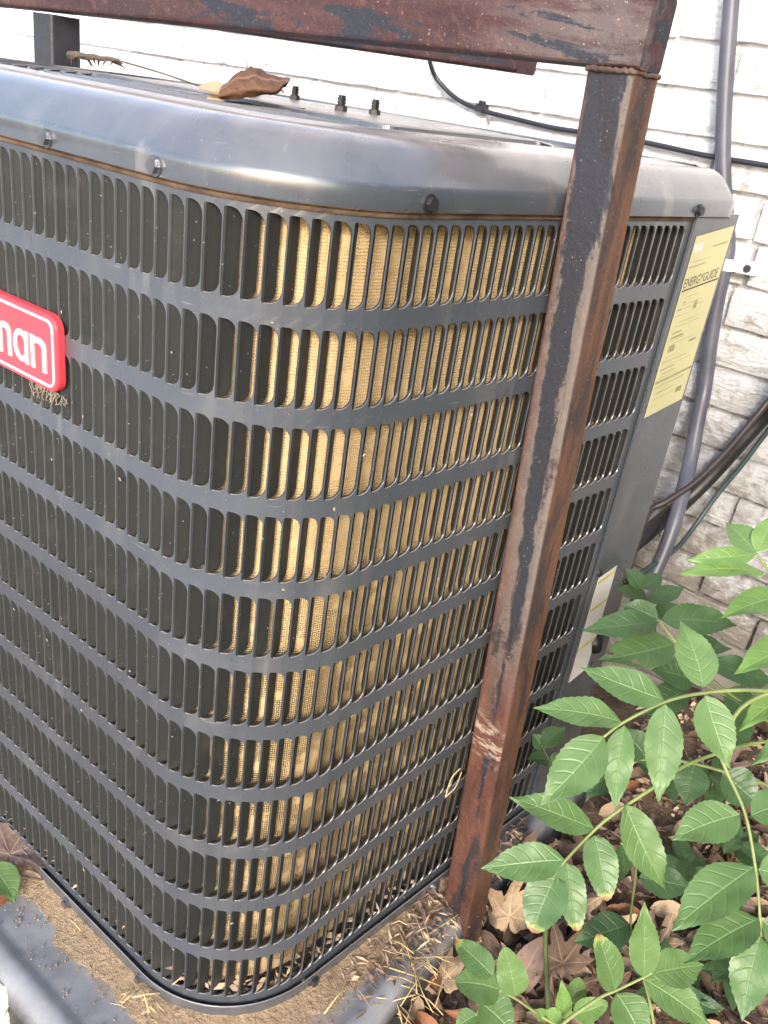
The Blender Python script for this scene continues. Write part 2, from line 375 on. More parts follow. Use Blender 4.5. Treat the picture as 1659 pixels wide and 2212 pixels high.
M['lint'] = plain('dusty_lint', (.30, .25, .19), .9, var=.4)
M['straw'] = plain('dry_straw', (.46, .35, .18), .7, 0, .2, 150, var=.35)
M['rock'] = plain('chalky_stone', (.62, .57, .48), .85, 0, .9, 60, var=.25)
M['twig'] = plain('dry_twig', (.10, .075, .06), .85, 0, .4, 200, var=.4)

# ------------------------------------------------------------------ ground (one sheet out to the horizon)
def sst(a, b, x):
    t = max(0, min(1, (x - a) / (b - a))); return t * t * (3 - 2 * t)
def gz(x, y):
    h = .008 + .105 * sst(.38, .92, y) * sst(.05, .30, x)
    if abs(x) < 1.6 and abs(y) < 1.6: h += .007 * nz(x, y, 1.3, 9) + .004 * nz(x, y, 4.1, 30)
    return h
def axis_coords(lo, hi, step):
    a = [lo + step * i for i in range(int((hi - lo) / step) + 1)]
    d = .15; l = lo; r = a[-1]; left = []; right = []
    while d < 130: l -= d; r += d; left.append(l); right.append(r); d *= 1.9
    return left[::-1] + a + right
gx = axis_coords(-.75, 1.0, .02); gy = axis_coords(-.7, .98, .02)
V = [(x, y, gz(x, y)) for y in gy for x in gx]; nx = len(gx)
F = [(j * nx + i, j * nx + i + 1, (j + 1) * nx + i + 1, (j + 1) * nx + i) for j in range(len(gy) - 1) for i in range(nx - 1)]
tag(obj('ground', V, F, M['ground'], smooth=True), kind='structure')

V, F = boxvf((-6, -7, -.06), (1.4, -.75, .022)); tag(obj('added_driveway', V, F, plain('added_concrete', (.42, .42, .42), .9, 0, .3, 90, var=.12)), kind='structure')  # pale slab added out of view to brighten the casing front
# ------------------------------------------------------------------ brick wall
WY = .92
rng = random.Random(5)
wall = tag(empty('brick_wall', (-.5, WY, 0)), 'whitewashed rough brick wall behind the condenser unit', 'wall')
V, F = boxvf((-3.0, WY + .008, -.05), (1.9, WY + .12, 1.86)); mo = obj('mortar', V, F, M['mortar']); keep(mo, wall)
CH = .0672; BL = .213; JT = .0075
def brick_mesh(L, H, seed):
    r = random.Random(seed); nx_, nz_ = 9, 4; V = []; F = []
    for j in range(nz_ + 1):
        for i in range(nx_ + 1):
            x = L * i / nx_; z = H * j / nz_; e = i in (0, nx_) or j in (0, nz_)
            y = -.002 - r.random() * .002 if e else -.007 - .0030 * nz(x * 30 + seed * 3.1, z * 30, seed) - r.random() * .002
            if e: x += (r.random() - .5) * .0018; z += (r.random() - .5) * .0018
            V.append((x, y, z))
    for j in range(nz_):
        for i in range(nx_): a = j * (nx_ + 1) + i; F.append((a, a + 1, a + nx_ + 2, a + nx_ + 1))
    b = len(V); ring = [i for i in range(nx_ + 1)] + [(j + 1) * (nx_ + 1) - 1 for j in range(1, nz_ + 1)] + \
        [nz_ * (nx_ + 1) + i for i in range(nx_ - 1, -1, -1)] + [j * (nx_ + 1) for j in range(nz_ - 1, 0, -1)]
    for k in ring: V.append((V[k][0], .012, V[k][2]))
    n = len(ring)
    for k in range(n): F.append((ring[k], b + k, b + (k + 1) % n, ring[(k + 1) % n]))
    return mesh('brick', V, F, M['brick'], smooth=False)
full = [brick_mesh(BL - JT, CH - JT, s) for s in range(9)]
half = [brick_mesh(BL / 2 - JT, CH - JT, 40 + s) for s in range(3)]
for c in range(-14, 5):
    z = .968 + JT / 2 + c * CH
    x = -2.13 + (BL / 2 if c % 2 else 0) + rng.uniform(-.012, .012) + .02
    while x < .95:
        hidden = -1.25 < x < -.35 and z < .86
        if rng.random() < .06:
            me = rng.choice(half); step = BL / 2
        else: me = rng.choice(full); step = BL
        if not hidden:
            o = link('brick', me); o.location = (x - wall.location.x, -.0 + rng.uniform(-.003, .002), z); o.parent = wall
            o.rotation_euler = (rng.uniform(-.02, .02), rng.uniform(-.006, .006), rng.uniform(-.012, .012))
        x += step

# ------------------------------------------------------------------ foliage added out of view at right to darken the metal
rngh = random.Random(2); V = []; F = []
for i in range(5000):
    y = rngh.uniform(-.9, .85); z = 2.7 * rngh.random() ** .8; x = 1.75 + .9 * rngh.random() ** 1.6 + .18 * nz(y, z, 0, 1.3) + .1 * z
    c = Vector((x, y, z)); a = Vector((rngh.gauss(-.5, .6), rngh.gauss(0, .7), rngh.gauss(.4, .5))).normalized(); b_ = a.cross(Vector((rngh.random(), rngh.random(), rngh.random()))).normalized(); d = a.cross(b_)
    L = rngh.uniform(.04, .085); k = len(V); V += [c - b_ * L, c + d * L * .5, c + b_ * L, c - d * L * .5]; F.append((k, k + 1, k + 2, k + 3))
for i in range(5200):
    x = rngh.uniform(.80, 1.95); z = 1.55 * rngh.random() ** .8; y = .84 - .42 * rngh.random() ** 1.6 + .1 * nz(x, z, 4, 2.)
    c = Vector((x, y, z + .06)); a = Vector((rngh.gauss(-.3, .6), rngh.gauss(-.5, .6), rngh.gauss(.4, .5))).normalized(); b_ = a.cross(Vector((rngh.random(), rngh.random(), rngh.random()))).normalized(); d = a.cross(b_)
    L = rngh.uniform(.025, .06); k = len(V); V += [c - b_ * L, c + d * L * .5, c + b_ * L, c - d * L * .5]; F.append((k, k + 1, k + 2, k + 3))
for i in range(9):
    y = rngh.uniform(-.9, .85); tube([(2.1, y, 0), (2.15 + rngh.uniform(-.2, .2), y + rngh.uniform(-.2, .2), 1.2), (2.2 + rngh.uniform(-.3, .3), y + rngh.uniform(-.3, .3), 2.5)], lambda t: .02 * (1 - t) + .004, 5, V, F)
tag(obj('added_hedge', V, F, plain('added_hedge_leaf', (.05, .075, .028), .6, var=.35)), 'unseen leafy screen added at right to darken reflections in the metal', 'added_hedge', kind='stuff')
# ------------------------------------------------------------------ equipment pad
def rrect(x0, x1, y0, y1, r, n=6):
    out = []
    for cx, cy, a0 in ((x1 - r, y0 + r, -90), (x1 - r, y1 - r, 0), (x0 + r, y1 - r, 90), (x0 + r, y0 + r, 180)):
        for k in range(n + 1):
            a = R_(a0 + 90 * k / n); out.append((cx + r * math.cos(a), cy + r * math.sin(a)))
    return out
PADZ = .079
def sweep_rings(rings):
    V = []; F = []; n = len(rings[0])
    for rg in rings: V += rg
    for i in range(len(rings) - 1):
        for k in range(n):
            k2 = (k + 1) % n; F.append((i * n + k, i * n + k2, (i + 1) * n + k2, (i + 1) * n + k))
    F.append(tuple((len(rings) - 1) * n + k for k in range(n)))
    return V, F
prof = [(0, -.02), (.0, .042), (.003, .060), (.009, .074), (.016, .081), (.024, .0840), (.032, .0830), (.037, PADZ + .001), (.045, PADZ)]
rings = [[(x, y, z) for x, y in rrect(-.66 + o, .232 - o, -.252 + o, .62 - o, max(.055 - o, .01))] for o, z in prof]
V, F = sweep_rings(rings)
tag(obj('equipment_pad', V, F, M['pad'], smooth=True), 'grey plastic equipment pad with rounded rim under the condenser unit', 'pad')

# ------------------------------------------------------------------ condenser unit
unit = tag(empty('condenser_unit', (0, 0, .09)), 'dark grey louvered air conditioner condenser with dusty tan coil, standing on a pad', 'air conditioner')
PU = .0155; RC = .13528; TURN = 1.45338; S0 = 4.44957; PF = .015799; PR = .016245; HR = .07789; ZREF = .966357
SEAM = .9595
NR = Vector((math.sin(TURN), -math.cos(TURN), 0)); TR = Vector((math.cos(TURN), math.sin(TURN), 0)); RT = NR * RC
def wrap(s, off=0.0):
    """point, tangent and outward normal of the casing at arc position s (louver pitches)"""
    if s <= 0: return Vector((s * PF, -RC - off, 0)), Vector((1, 0, 0)), Vector((0, -1, 0))
    t = s * PU / RC
    if t < TURN:
        n = Vector((math.sin(t), -math.cos(t), 0)); return n * (RC + off), Vector((math.cos(t), math.sin(t), 0)), n
    q = (s - TURN * RC / PU) * PR
    return RT + TR * q + NR * off, TR.copy(), NR.copy()
def onface(q, z, off=0.0): return RT + TR * q + NR * off + Vector((0, 0, z))
SEND = TURN * RC / PU + .55 / PR
XL = -.572                                           # left flank of the casing
BR_Q = .515; BRr = .04
def footprint(off):
    """closed outline of the casing, counter-clockwise seen from above"""
    P = []
    P.append(Vector((XL + .12, -RC - off, 0)))
    for i in range(9): P.append(Vector((XL + .12 + (-(XL + .12)) * (i + 1) / 10, -RC - off, 0)))
    for k in range(19): a = TURN * k / 18; P.append(Vector((math.sin(a), -math.cos(a), 0)) * (RC + off))
    for k in range(1, 9): P.append(RT + TR * (BR_Q * k / 8) + NR * off)
    c = RT + TR * BR_Q - NR * BRr; a0 = TURN; a1 = math.pi
    for k in range(1, 9):
        a = a0 + (a1 - a0) * k / 8; P.append(c + Vector((math.sin(a), -math.cos(a), 0)) * (BRr + off))
    yb = c.y + BRr
    P.append(Vector((-.2, yb + off, 0))); 
    for cx, cy, b0, r in ((XL + BRr, yb - BRr, math.pi, BRr), (XL + .12, -RC + .12, 1.5 * math.pi, .12)):
        for k in range(9):
            a = b0 + math.pi / 2 * k / 8; P.append(Vector((cx, cy, 0)) + Vector((math.sin(a), -math.cos(a), 0)) * (r + off))
    return P
def swept(prof, close_top=False):
    V = []; F = []; n = None
    for off, z in prof:
        fp = footprint(off); n = len(fp); V += [(p.x, p.y, z) for p in fp]
    for i in range(len(prof) - 1):
        for k in range(n): k2 = (k + 1) % n; F.append((i * n + k, i * n + k2, (i + 1) * n + k2, (i + 1) * n + k))
    if close_top: F.append(tuple((len(prof) - 1) * n + k for k in range(n)))
    return V, F
def upart(name, V, F, mat, parent=None, **k):
    o = obj(name, V, F, mat, None, **k)
    if parent is None: keep(o, unit)
    else: o.parent = parent
    return o

# louver guard: one sheet with punched slots ---------------------------------
WS = .95; HS = .80                                    # slot width (pitches) and height (rows)
C0, C1 = -32, 34
def slot_outline(inset=0.0):
    wv = WS * PU - 2 * inset; hv = HS * HR - 2 * inset; rl = max(.0012 - inset, .0004); rr = .0098 - inset
    pts = []
    for cx, cy, a0, r, n in ((wv - rr, rr, -90, rr, 5), (wv - rr, hv - rr, 0, rr, 5), (rl, hv - rl, 90, rl, 1), (rl, rl, 180, rl, 1)):
        for k in range(n + 1):
            a = R_(a0 + 90 * k / n); pts.append(((cx + r * math.cos(a) + inset) / PU, (cy + r * math.sin(a) + inset) / HR))
    return pts
out0 = slot_outline(0); out1 = slot_outline(.0004); NO = len(out0)
V = []; F = []; vid = {}; lipf = set()
def gv(s, z, off):
    key = (round(s, 4), round(z, 5), round(off, 5))
    if key in vid: return vid[key]
    p, t, n = wrap(s); V.append((p.x + n.x * off, p.y + n.y * off, z)); vid[key] = len(V) - 1; return vid[key]
ROWZ = [ZREF - k * HR for k in range(1, 12)]
ML = .025; MB = .09
for zb in ROWZ:
    for c in range(C0, C1 + 1):
        sL = S0 + c - ML; sR = S0 + c + 1 - ML; z0 = zb - MB * HR; z1 = zb + (1 - MB) * HR
        o0 = [gv(S0 + c + a, zb + b * HR, 0) for a, b in out0]
        o1 = [gv(S0 + c + a, zb + b * HR, -.0009) for a, b in out1]
        o2 = [gv(S0 + c + a, zb + b * HR, -.0026) for a, b in out1]
        for k in range(NO):
            k2 = (k + 1) % NO
            F.append((o0[k], o0[k2], o1[k2], o1[k])); F.append((o1[k], o1[k2], o2[k2], o2[k])); lipf.add(len(F) - 1)
        rect = [gv(sR, z0, 0), gv(sR, z1, 0), gv(sL, z1, 0), gv(sL, z0, 0)]
        # right-bottom arc 0-5, right-top 6-11, left-top 12-13, left-bottom 14-15
        for r_, ks in ((0, range(0, 5)), (1, range(6, 11)), (2, range(12, 13)), (3, range(14, 15))):
            for k in ks: F.append((rect[r_], o0[k + 1], o0[k]))
        F.append((rect[0], rect[1], o0[6], o0[5])); F.append((rect[1], rect[2], o0[12], o0[11]))
        F.append((rect[2], rect[3], o0[14], o0[13])); F.append((rect[3], rect[0], o0[0], o0[15]))
# plain strips above and below the rows, and the margin towards the end panel
ztop = ROWZ[0] + (1 - MB) * HR; zbot = ROWZ[-1] - MB * HR
for c in range(C0, C1 + 1):
    sL = S0 + c - ML; sR = S0 + c + 1 - ML
    F.append((gv(sL, ztop, 0), gv(sR, ztop, 0), gv(sR, SEAM + .004, 0), gv(sL, SEAM + .004, 0)))
    F.append((gv(sL, .0935, 0), gv(sR, .0935, 0), gv(sR, zbot, 0), gv(sL, zbot, 0)))
sE = S0 + C1 + 1 - ML; sP = TURN * RC / PU + .4445 / PR
F.append((gv(sE, .0935, 0), gv(sP, .0935, 0), gv(sP, SEAM + .004, 0), gv(sE, SEAM + .004, 0)))
F.append((gv(sP, .0935, 0), gv(sP, .0935, -.02), gv(sP, SEAM + .004, -.02), gv(sP, SEAM + .004, 0)))
guard = upart('louver_guard', V, F, M['paint'], mats=[M['paint'], M['fin']], fm=[1 if i in lipf else 0 for i in range(len(F))])
# fins: blade hinged on the left edge of each slot, turned inwards
def fin_shape(z0=0.0):
    L = .0142; ph = R_(57); hv = HS * HR; rr = .0062; st = [0, .10, .22, .5, .72, .88, 1.0]; P = []
    for u in st:
        d = u * L; b = min(1, u / .25); ang = ph * (.35 + .65 * b)
        x = math.cos(ang) * d; y = math.sin(ang) * d
        e = max(0, d - (L - rr)); cut = rr - math.sqrt(max(0, rr * rr - e * e)) if e > 0 else 0
        P.append((x, y, cut, hv - cut))
    V = []; F = []
    th = .0004
    for x, y, a, b in P:
        V += [(x - th, y + th, a), (x - th, y + th, b), (x + th, y - th, b), (x + th, y - th, a)]
    for i in range(len(P) - 1):
        p, q = i * 4, i * 4 + 4
        F += [(p, p + 1, q + 1, q), (p + 3, q + 3, q + 2, p + 2), (p, q, q + 3, p + 3), (p + 1, p + 2, q + 2, q + 1)]
    e = (len(P) - 1) * 4; F.append((e, e + 1, e + 2, e + 3))
    return V, F
fV, fF = fin_shape(); fin_me = mesh('louver_fin', fV, fF, M['fin'])
cells = []
for zb in ROWZ:
    for c in range(C0, C1 + 1):
        p, t, n = wrap(S0 + c + .02); q = Vector((p.x, p.y, zb))
        a = project(q); p2, _, _ = wrap(S0 + c + WS); b = project((p2.x, p2.y, zb)); d = project(q + Vector((0, 0, HS * HR)))
        area = abs((b[0] - a[0]) * (d[1] - a[1]) - (b[1] - a[1]) * (d[0] - a[0]))
        if not (0 < (a[0] + b[0]) / 2 < 1659 and 0 < (a[1] + d[1]) / 2 < 2212): area = 0
        cells.append((area, q, t, n))
cells.sort(key=lambda k: -k[0])
RV = []; RF = []; rngf = random.Random(8)
for i, (area, q, t, n) in enumerate(cells):
    mt = Matrix((( t.x, -n.x, 0, q.x), (t.y, -n.y, 0, q.y), (0, 0, 1, q.z), (0, 0, 0, 1)))
    mt = mt @ Matrix.Rotation(rngf.gauss(0, .035) + (rngf.uniform(-.25, .12) if rngf.random() < .03 else 0), 4, 'Z')
    if i < 298:
        o = link('louver_fin', fin_me, guard); o.matrix_local = mt
    else:
        b = len(RV); RV += [mt @ Vector(v) for v in fV]; RF += [tuple(b + k for k in f) for f in fF]
rest = obj('louver_fins', RV, RF, M['fin'], guard); tag(rest, kind='stuff')

# coil behind the louvers, and a dark liner
V = []; F = []; UV = []
ss = [S0 + C0 - 1 + i * .5 for i in range(int((C1 - C0 + 2) / .5) + 1)]
for off in (-.0175,):
    acc = 0; last = None
    for s in ss:
        p, t, n = wrap(s); p = p + n * off
        if last is not None: acc += (p - last).length
        last = p
        for k in range(9):
            z = .118 + (SEAM - .118) * k / 8; V.append((p.x, p.y, z)); UV.append((acc, z))
for i in range(len(ss) - 1):
    for k in range(8): a = i * 9 + k; F.append((a, a + 9, a + 10, a + 1))
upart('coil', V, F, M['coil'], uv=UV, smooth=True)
V, F = swept([(-.052, .095), (-.052, .985)]); upart('inner_shroud', V, F, M['inside'])
# plain sheets on the flank and back that face away
V, F = [], []
fp = footprint(-.001); k0 = [i for i, p in enumerate(fp) if p.y > .5 * 1.0][0]
seq = list(range(k0 - 2, len(fp))) + [0]
for i in seq: V += [(fp[i].x, fp[i].y, .1), (fp[i].x, fp[i].y, SEAM + .004)]
for i in range(len(seq) - 1): F.append((2 * i, 2 * i + 2, 2 * i + 3, 2 * i + 1))
upart('back_panel', V, F, M['paint'], smooth=False)
# corner (end) panel with a folded edge
def rface(q0, q1, z0, z1, off0, off1):
    c = [onface(q, z, o) for o in (off0, off1) for q, z in ((q0, z0), (q1, z0), (q1, z1), (q0, z1))]
    return c, [(4, 5, 6, 7), (3, 2, 1, 0), (0, 1, 5, 4), (1, 2, 6, 5), (2, 3, 7, 6), (3, 0, 4, 7)]
V, F = rface(.4475, .553, .1, SEAM + .004, -.02, .0025)
endp = upart('end_panel', V, F, M['paint'])
V, F = rface(.5535, .557, .1, SEAM, -.03, -.0005); upart('edge_trim', V, F, M['paint'])
for q in ((.4475),):
    V, F = rface(q - .0035, q + .004, .1, SEAM, .0015, .0045); upart('panel_flange', V, F, M['paint'])

# base pan with a rolled double lip
V, F = swept([(-.01, .0802), (.006, .0805), (.0072, .082), (.0072, .1000), (.0070, .1015), (.0062, .1021), (.0054, .1015), (.0052, .0870), (.0005, .0865)])
upart('base_pan', V, F, M['paint'], smooth=True)
V, F = swept([(-.05, .096), (.001, .096)]); 
V, F = swept([(-.001, .0890), (-.08, .0888), (-.16, .0886)]); upart('pan_floor', V, F, M['soil'])
# top cap
capprof = [(.0005, SEAM + .0005), (.0045, SEAM), (.0052, SEAM + .0012), (.0052, SEAM + .0140), (.0048, SEAM + .0165), (.0032, SEAM + .0195), (-.0080, SEAM + .0335), (-.0150, SEAM + .0405),
           (-.0215, SEAM + .0448), (-.0275, SEAM + .0468), (-.034, SEAM + .0478), (-.058, SEAM + .0486), (-.0610, SEAM + .0500), (-.0640, SEAM + .0502), (-.0668, SEAM + .0490), (-.0685, SEAM + .0430)]
V, F = swept(capprof); nf = len(footprint(0))
cap = upart('top_cap', V, F, M['cap'], smooth=True, mats=[M['cap'], M['rustline']], fm=[1 if i < 2 * nf else 0 for i in range(len(F))])
# rust stained joint under the cap
V, F = swept([(.0012, SEAM - .0042), (.0022, SEAM - .003), (.0024, SEAM + .0004), (.0008, SEAM + .0006)]); upart('rust_seam', V, F, M['rustline'], smooth=True)
# fan guard: concentric wires, radial ribs, motor plate
GC = Vector((-.235, .225, 0)); GZ = SEAM + .0455
V = []; F = []
for i in range(17):
    rr = .055 + i * .0155
    zz = GZ + .0045 * (1 - (rr / .32) ** 2)
    tube([GC + Vector((rr * math.cos(2 * math.pi * k / 56), rr * math.sin(2 * math.pi * k / 56), zz)) for k in range(57)], .0017, 5, V, F, False)
for k in range(24):
    a = 2 * math.pi * k / 24
    tube([GC + Vector((r_ * math.cos(a), r_ * math.sin(a), GZ + .0045 * (1 - (r_ / .32) ** 2) - .003)) for r_ in (.05, .15, .25, .315)], .0022, 5, V, F, False)
grille = upart('fan_guard', V, F, M['paint'], smooth=True)
V, F = swept([(-.0685, SEAM + .0430), (-.075, SEAM + .0405), (-.16, SEAM + .035)]); upart('orifice_ring', V, F, M['inside'])
V = [(-.52, .60, GZ - .05), (.05, .60, GZ - .05), (.05, -.05, GZ - .05), (-.52, -.05, GZ - .05)]; upart('fan_well', V, [(0, 3, 2, 1)], M['inside'])
PC = Vector((-.275, .310, 0))
rings = []
for o, z in ((0, SEAM + .0400), (.002, SEAM + .0510), (.006, SEAM + .0520)):
    rings.append([(x, y, z) for x, y in rrect(-.36 + o, .050 - o, .052 + o, .31 - o, .012)])
V, F = sweep_rings(rings); plate = upart('motor_plate', V, F, M['paint'], smooth=False)
for (bx, by) in ((-.261, .198), (-.274, .276), (-.103, .165), (-.117, .236)):
    path = []; V = []; F = []
    tube([(bx, by, GZ + .006), (bx, by, GZ + .0205)], .0038, 8, V, F)
    for k in range(3):                            # thread turns
        tube([(bx, by, GZ + .010 + k * .003), (bx, by, GZ + .0115 + k * .003)], .0047, 8, V, F)
    tube([(bx, by, GZ + .006), (bx, by, GZ + .0105)], .0062, 6, V, F)
    st_ = upart('threaded_stud', V, F, M['screw_dk'], parent=plate); st_.location.z += .0005
# hex screws
def hexscrew(P, n, r=.0052, mat='screw', parent=None):
    n = Vector(n).normalized(); V = []; F = []
    tube([P - n * .001, P + n * .0012], r * 1.35, 14, V, F); tube([P + n * .0012, P + n * .0052], r, 6, V, F)
    return upart('hex_screw', V, F, M[mat])
zc = SEAM + .0075
hexscrew(Vector((-.1345, -RC - .0052, zc)), (0, -1, 0)); hexscrew(Vector((-.002, -RC - .0052, zc)), (0, -1, 0))
hexscrew(onface(.009, zc, .0052), NR, mat='screw_dk'); hexscrew(onface(.440, zc, .0052), NR, mat='screw_dk')
hexscrew(Vector((-.30, -RC - .0052, zc)), (0, -1, 0))
hexscrew(Vector((-.147, -RC - .0072, .0905)), (0, -1, 0), .0058); hexscrew(Vector((-.004, -RC - .0072, .0905)), (0, -1, 0), .0050)
hexscrew(onface(.010, .0905, .0072), NR, .0052, 'screw_dk'); hexscrew(onface(.2247, .0905, .0072), NR, .005)
hexscrew(onface(.4535, .51, .0025), NR, .0045, 'screw_dk')
# badge --------------------------------------------------------------------
BX1 = -.1265; BX0 = BX1 - .245; BZ0, BZ1 = .7585, .8275; BY = -RC
def yring(o, y): return [(x, y, z) for x, z in rrect(BX0 + o, BX1 - o, BZ0 + o, BZ1 - o, max(.013 - o, .004))]
V, F = sweep_rings([yring(0, BY - .0005), yring(0, BY - .0065), yring(.0012, BY - .0085), yring(.0045, BY - .0085)])
badge = upart('badge', V, F, M['red'])
V, F = sweep_rings([yring(.0038, BY - .0084), yring(.0042, BY - .0095), yring(.0062, BY - .0095), yring(.0066, BY - .0084)]); F.pop()
upart('badge_border', V, F, M['silver'], parent=badge)
ZB = .7745; XH = .0300; SW = .0056                   # base line, x height, stroke
def stroke(V, F, pts, wd=SW, y=BY - .0086, t=.0012):
    t += .00025 * (len(F) % 3 + (1 if len(pts) == 2 else 0))
    pts = [Vector((a, 0, b)) for a, b in pts]; b0 = len(V)
    for i, p in enumerate(pts):
        d = (pts[min(i + 1, len(pts) - 1)] - pts[max(i - 1, 0)]).normalized(); q = Vector((-d.z, 0, d.x)) * wd / 2
        for s, yy in ((1, y), (1, y - t), (-1, y - t), (-1, y)): V.append((p.x + q.x * s, yy, p.z + q.z * s))
    for i in range(len(pts) - 1):
        a = b0 + i * 4; c = a + 4
        F += [(a, a + 1, c + 1, c), (a + 1, a + 2, c + 2, c + 1), (a + 2, a + 3, c + 3, c + 2)]
    F.append((b0, b0 + 3, b0 + 2, b0 + 1)); e = b0 + (len(pts) - 1) * 4; F.append((e, e + 1, e + 2, e + 3))
def arcp(cx, cz, rx, rz, a0, a1, n=10): return [(cx + rx * math.cos(R_(a0 + (a1 - a0) * k / n)), cz + rz * math.sin(R_(a0 + (a1 - a0) * k / n))) for k in range(n + 1)]
def letter(ch, x):
    V = []; F = []; h = SW / 2; top = ZB + XH
    if ch in 'nm':
        wd = .0235 if ch == 'n' else .0205
        stroke(V, F, [(x + h, ZB), (x + h, top)])
        for k in range(1 if ch == 'n' else 2):
            xx = x + k * (wd - SW)
            stroke(V, F, [(xx + h, top - .010)] + arcp(xx + wd / 2, top - .0095, wd / 2 - h, .0095 - h, 180, 0) + [(xx + wd - h, ZB)])
        adv = wd if ch == 'n' else 2 * wd - SW
    elif ch in 'oad':
        wd = .0250; stroke(V, F, arcp(x + wd / 2, ZB + XH / 2, wd / 2 - h, XH / 2 - h, 0, 360, 20))
        if ch != 'o': stroke(V, F, [(x + wd - h, ZB), (x + wd - h, top + (.0115 if ch == 'd' else 0))])
        adv = wd
    else:
        wd = .030; hh = .040
        stroke(V, F, arcp(x + wd / 2, ZB + hh / 2, wd / 2 - h, hh / 2 - h, 45, 350, 22) ); stroke(V, F, [(x + wd - h, ZB + hh * .42), (x + wd * .55, ZB + hh * .42)])
        adv = wd
    o = upart('letter', V, F, M['silver'], parent=badge); return adv
xe = BX1 - .0145; lets = list('Goodman'); adv = {'G': .030, 'o': .0250, 'd': .0250, 'm': .0354, 'a': .0250, 'n': .0235}
tot = sum(adv[c] for c in lets) + .0035 * 6
xx = xe - tot
for c in lets: letter(c, xx); xx += adv[c] + .0035
# unit matrix for children of parts: parts hold the translation of -unit.location; sub-parts share their space
# labels on the end panel ----------------------------------------------------
def sheet(q0, q1, z0, z1, off=.0031, th=.0004, slant=0.0):
    c = [onface(q, z, o) for o in (off, off + th) for q, z in ((q0, z0), (q1, z0 + slant), (q1, z1 + slant), (q0, z1))]
    return c, [(4, 5, 6, 7), (0, 1, 5, 4), (1, 2, 6, 5), (2, 3, 7, 6), (3, 0, 4, 7)]
V, F = sheet(.4575, .5465, .7265, .9395, slant=.012); ylab = upart('yellow_label', V, F, M['yellow'])
def ytext(txt, q, z, size, mat, parent, off=.0037, slant=.135, xs=1.0):
    cu = bpy.data.curves.new('print', 'FONT'); cu.body = txt; cu.size = size
    t = bpy.data.objects.new('print_tmp', cu); COL.objects.link(t)
    dg = bpy.context.evaluated_depsgraph_get(); me = bpy.data.meshes.new_from_object(t.evaluated_get(dg))
    bpy.data.objects.remove(t); me.materials.clear(); me.materials.append(mat)
    for v in me.vertices:
        a, b = v.co.x * xs, v.co.y; v.co = onface(q + a, z + b + a * slant, off)
    return link('print', me, parent)
V, F = [], []
def bar(q0, q1, z, hgt, mat, parent, off=.0037, slant=.135, zq=.4575):
    c = [onface(q, zz + (q - zq) * slant, off) for q, zz in ((q0, z), (q1, z), (q1, z + hgt), (q0, z + hgt))]
    upart('print', c, [(0, 1, 2, 3)], mat, parent=parent)
bar(.4590, .5445, .878, .0018, M['ink'], ylab); 
ytext('ENERGYGUIDE', .459, .8825, .0150, M['ink'], ylab, xs=.80)
bar(.4600, .500, .9045, .0012, M['ink2'], ylab); bar(.4600, .4800, .9215, .009, M['white'], ylab); bar(.505, .540, .9215, .0014, M['ink2'], ylab)
for q0, q1, z, hh in ((.470, .478, .863, .0015), (.500, .507, .851, .010), (.462, .470, .856, .0015), (.466, .494, .8215, .0025), (.466, .488, .8275, .0012), (.468, .482, .805, .0085), (.515, .532, .8080, .0028),
                      (.461, .520, .7925, .0008), (.463, .495, .784, .0016), (.470, .500, .778, .0010), (.4585, .5455, .7685, .0026), (.461, .530, .7625, .0012), (.463, .515, .7545, .0008), (.520, .534, .742, .007)):
    bar(q0, q1, z, hh, M['ink2'], ylab)
for k in range(26):                                   # small print
    zz_ = .738 + k * .0068 + (.002 if k % 3 else 0); q0_ = .462 + .004 * (k % 4)
    if .872 < zz_ < .902: continue
    bar(q0_, q0_ + .018 + .045 * ((k * 37) % 10) / 10, zz_, .0006, M['ink2'], ylab, off=.00362)
V, F = sheet(.4590, .5035, .325, .4985, slant=.007); wlab = upart('white_label', V, F, M['white'])
for z in (.4880, .4430, .3790): bar(.4605, .5015, z, .0045, M['ink3'], wlab, slant=.15)
for z in (.4740, .4690, .4640, .4590, .432, .427, .422, .417, .41, .368, .363, .358, .352, .345): bar(.4635, .4635 + .030 + .006 * math.sin(z * 900), z, .0010, M['white'], wlab, slant=.15)

# ------------------------------------------------------------------ debris trapped behind the lowest louvers and soil on the pad
rng = random.Random(11)
V = []; F = []
for i in range(420):
    s = rng.uniform(S0 - 24, S0 + 20); p, t, n = wrap(s); q = p + n * rng.uniform(-.016, -.004) + Vector((0, 0, .091 + rng.random() ** 2 * .034))
    a = rng.uniform(0, 6.28); d = Vector((math.cos(a), math.sin(a), rng.uniform(-.5, .5))) * rng.uniform(.003, .009); e = d.cross(Vector((rng.uniform(-.4, .4), rng.uniform(-.4, .4), 1))).normalized() * rng.uniform(.001, .004)
    b = len(V); V += [q - d, q + e, q + d, q - e]; F.append((b, b + 1, b + 2, b + 3))
tag(upart('trapped_litter', V, F, M['dead1']), kind='stuff')
V = []; F = []
for i in range(170):                              # flecks of debris stuck to the guard
    s_ = rng.uniform(S0 - 26, S0 + 26); p, t, n = wrap(s_); q = p + n * .0004 + Vector((0, 0, rng.uniform(.10, .95)))
    a = rng.uniform(0, 6.28); L = .0005 + .0022 * rng.random() ** 3; d = (t * math.cos(a) + Vector((0, 0, 1)) * math.sin(a)) * L; e = n.cross(d) * rng.uniform(.25, .8)
    b = len(V); V += [q - d, q - e, q + d, q + e, q + n * .0006]; F += [(b, b + 1, b + 4), (b + 1, b + 2, b + 4), (b + 2, b + 3, b + 4), (b + 3, b, b + 4)]
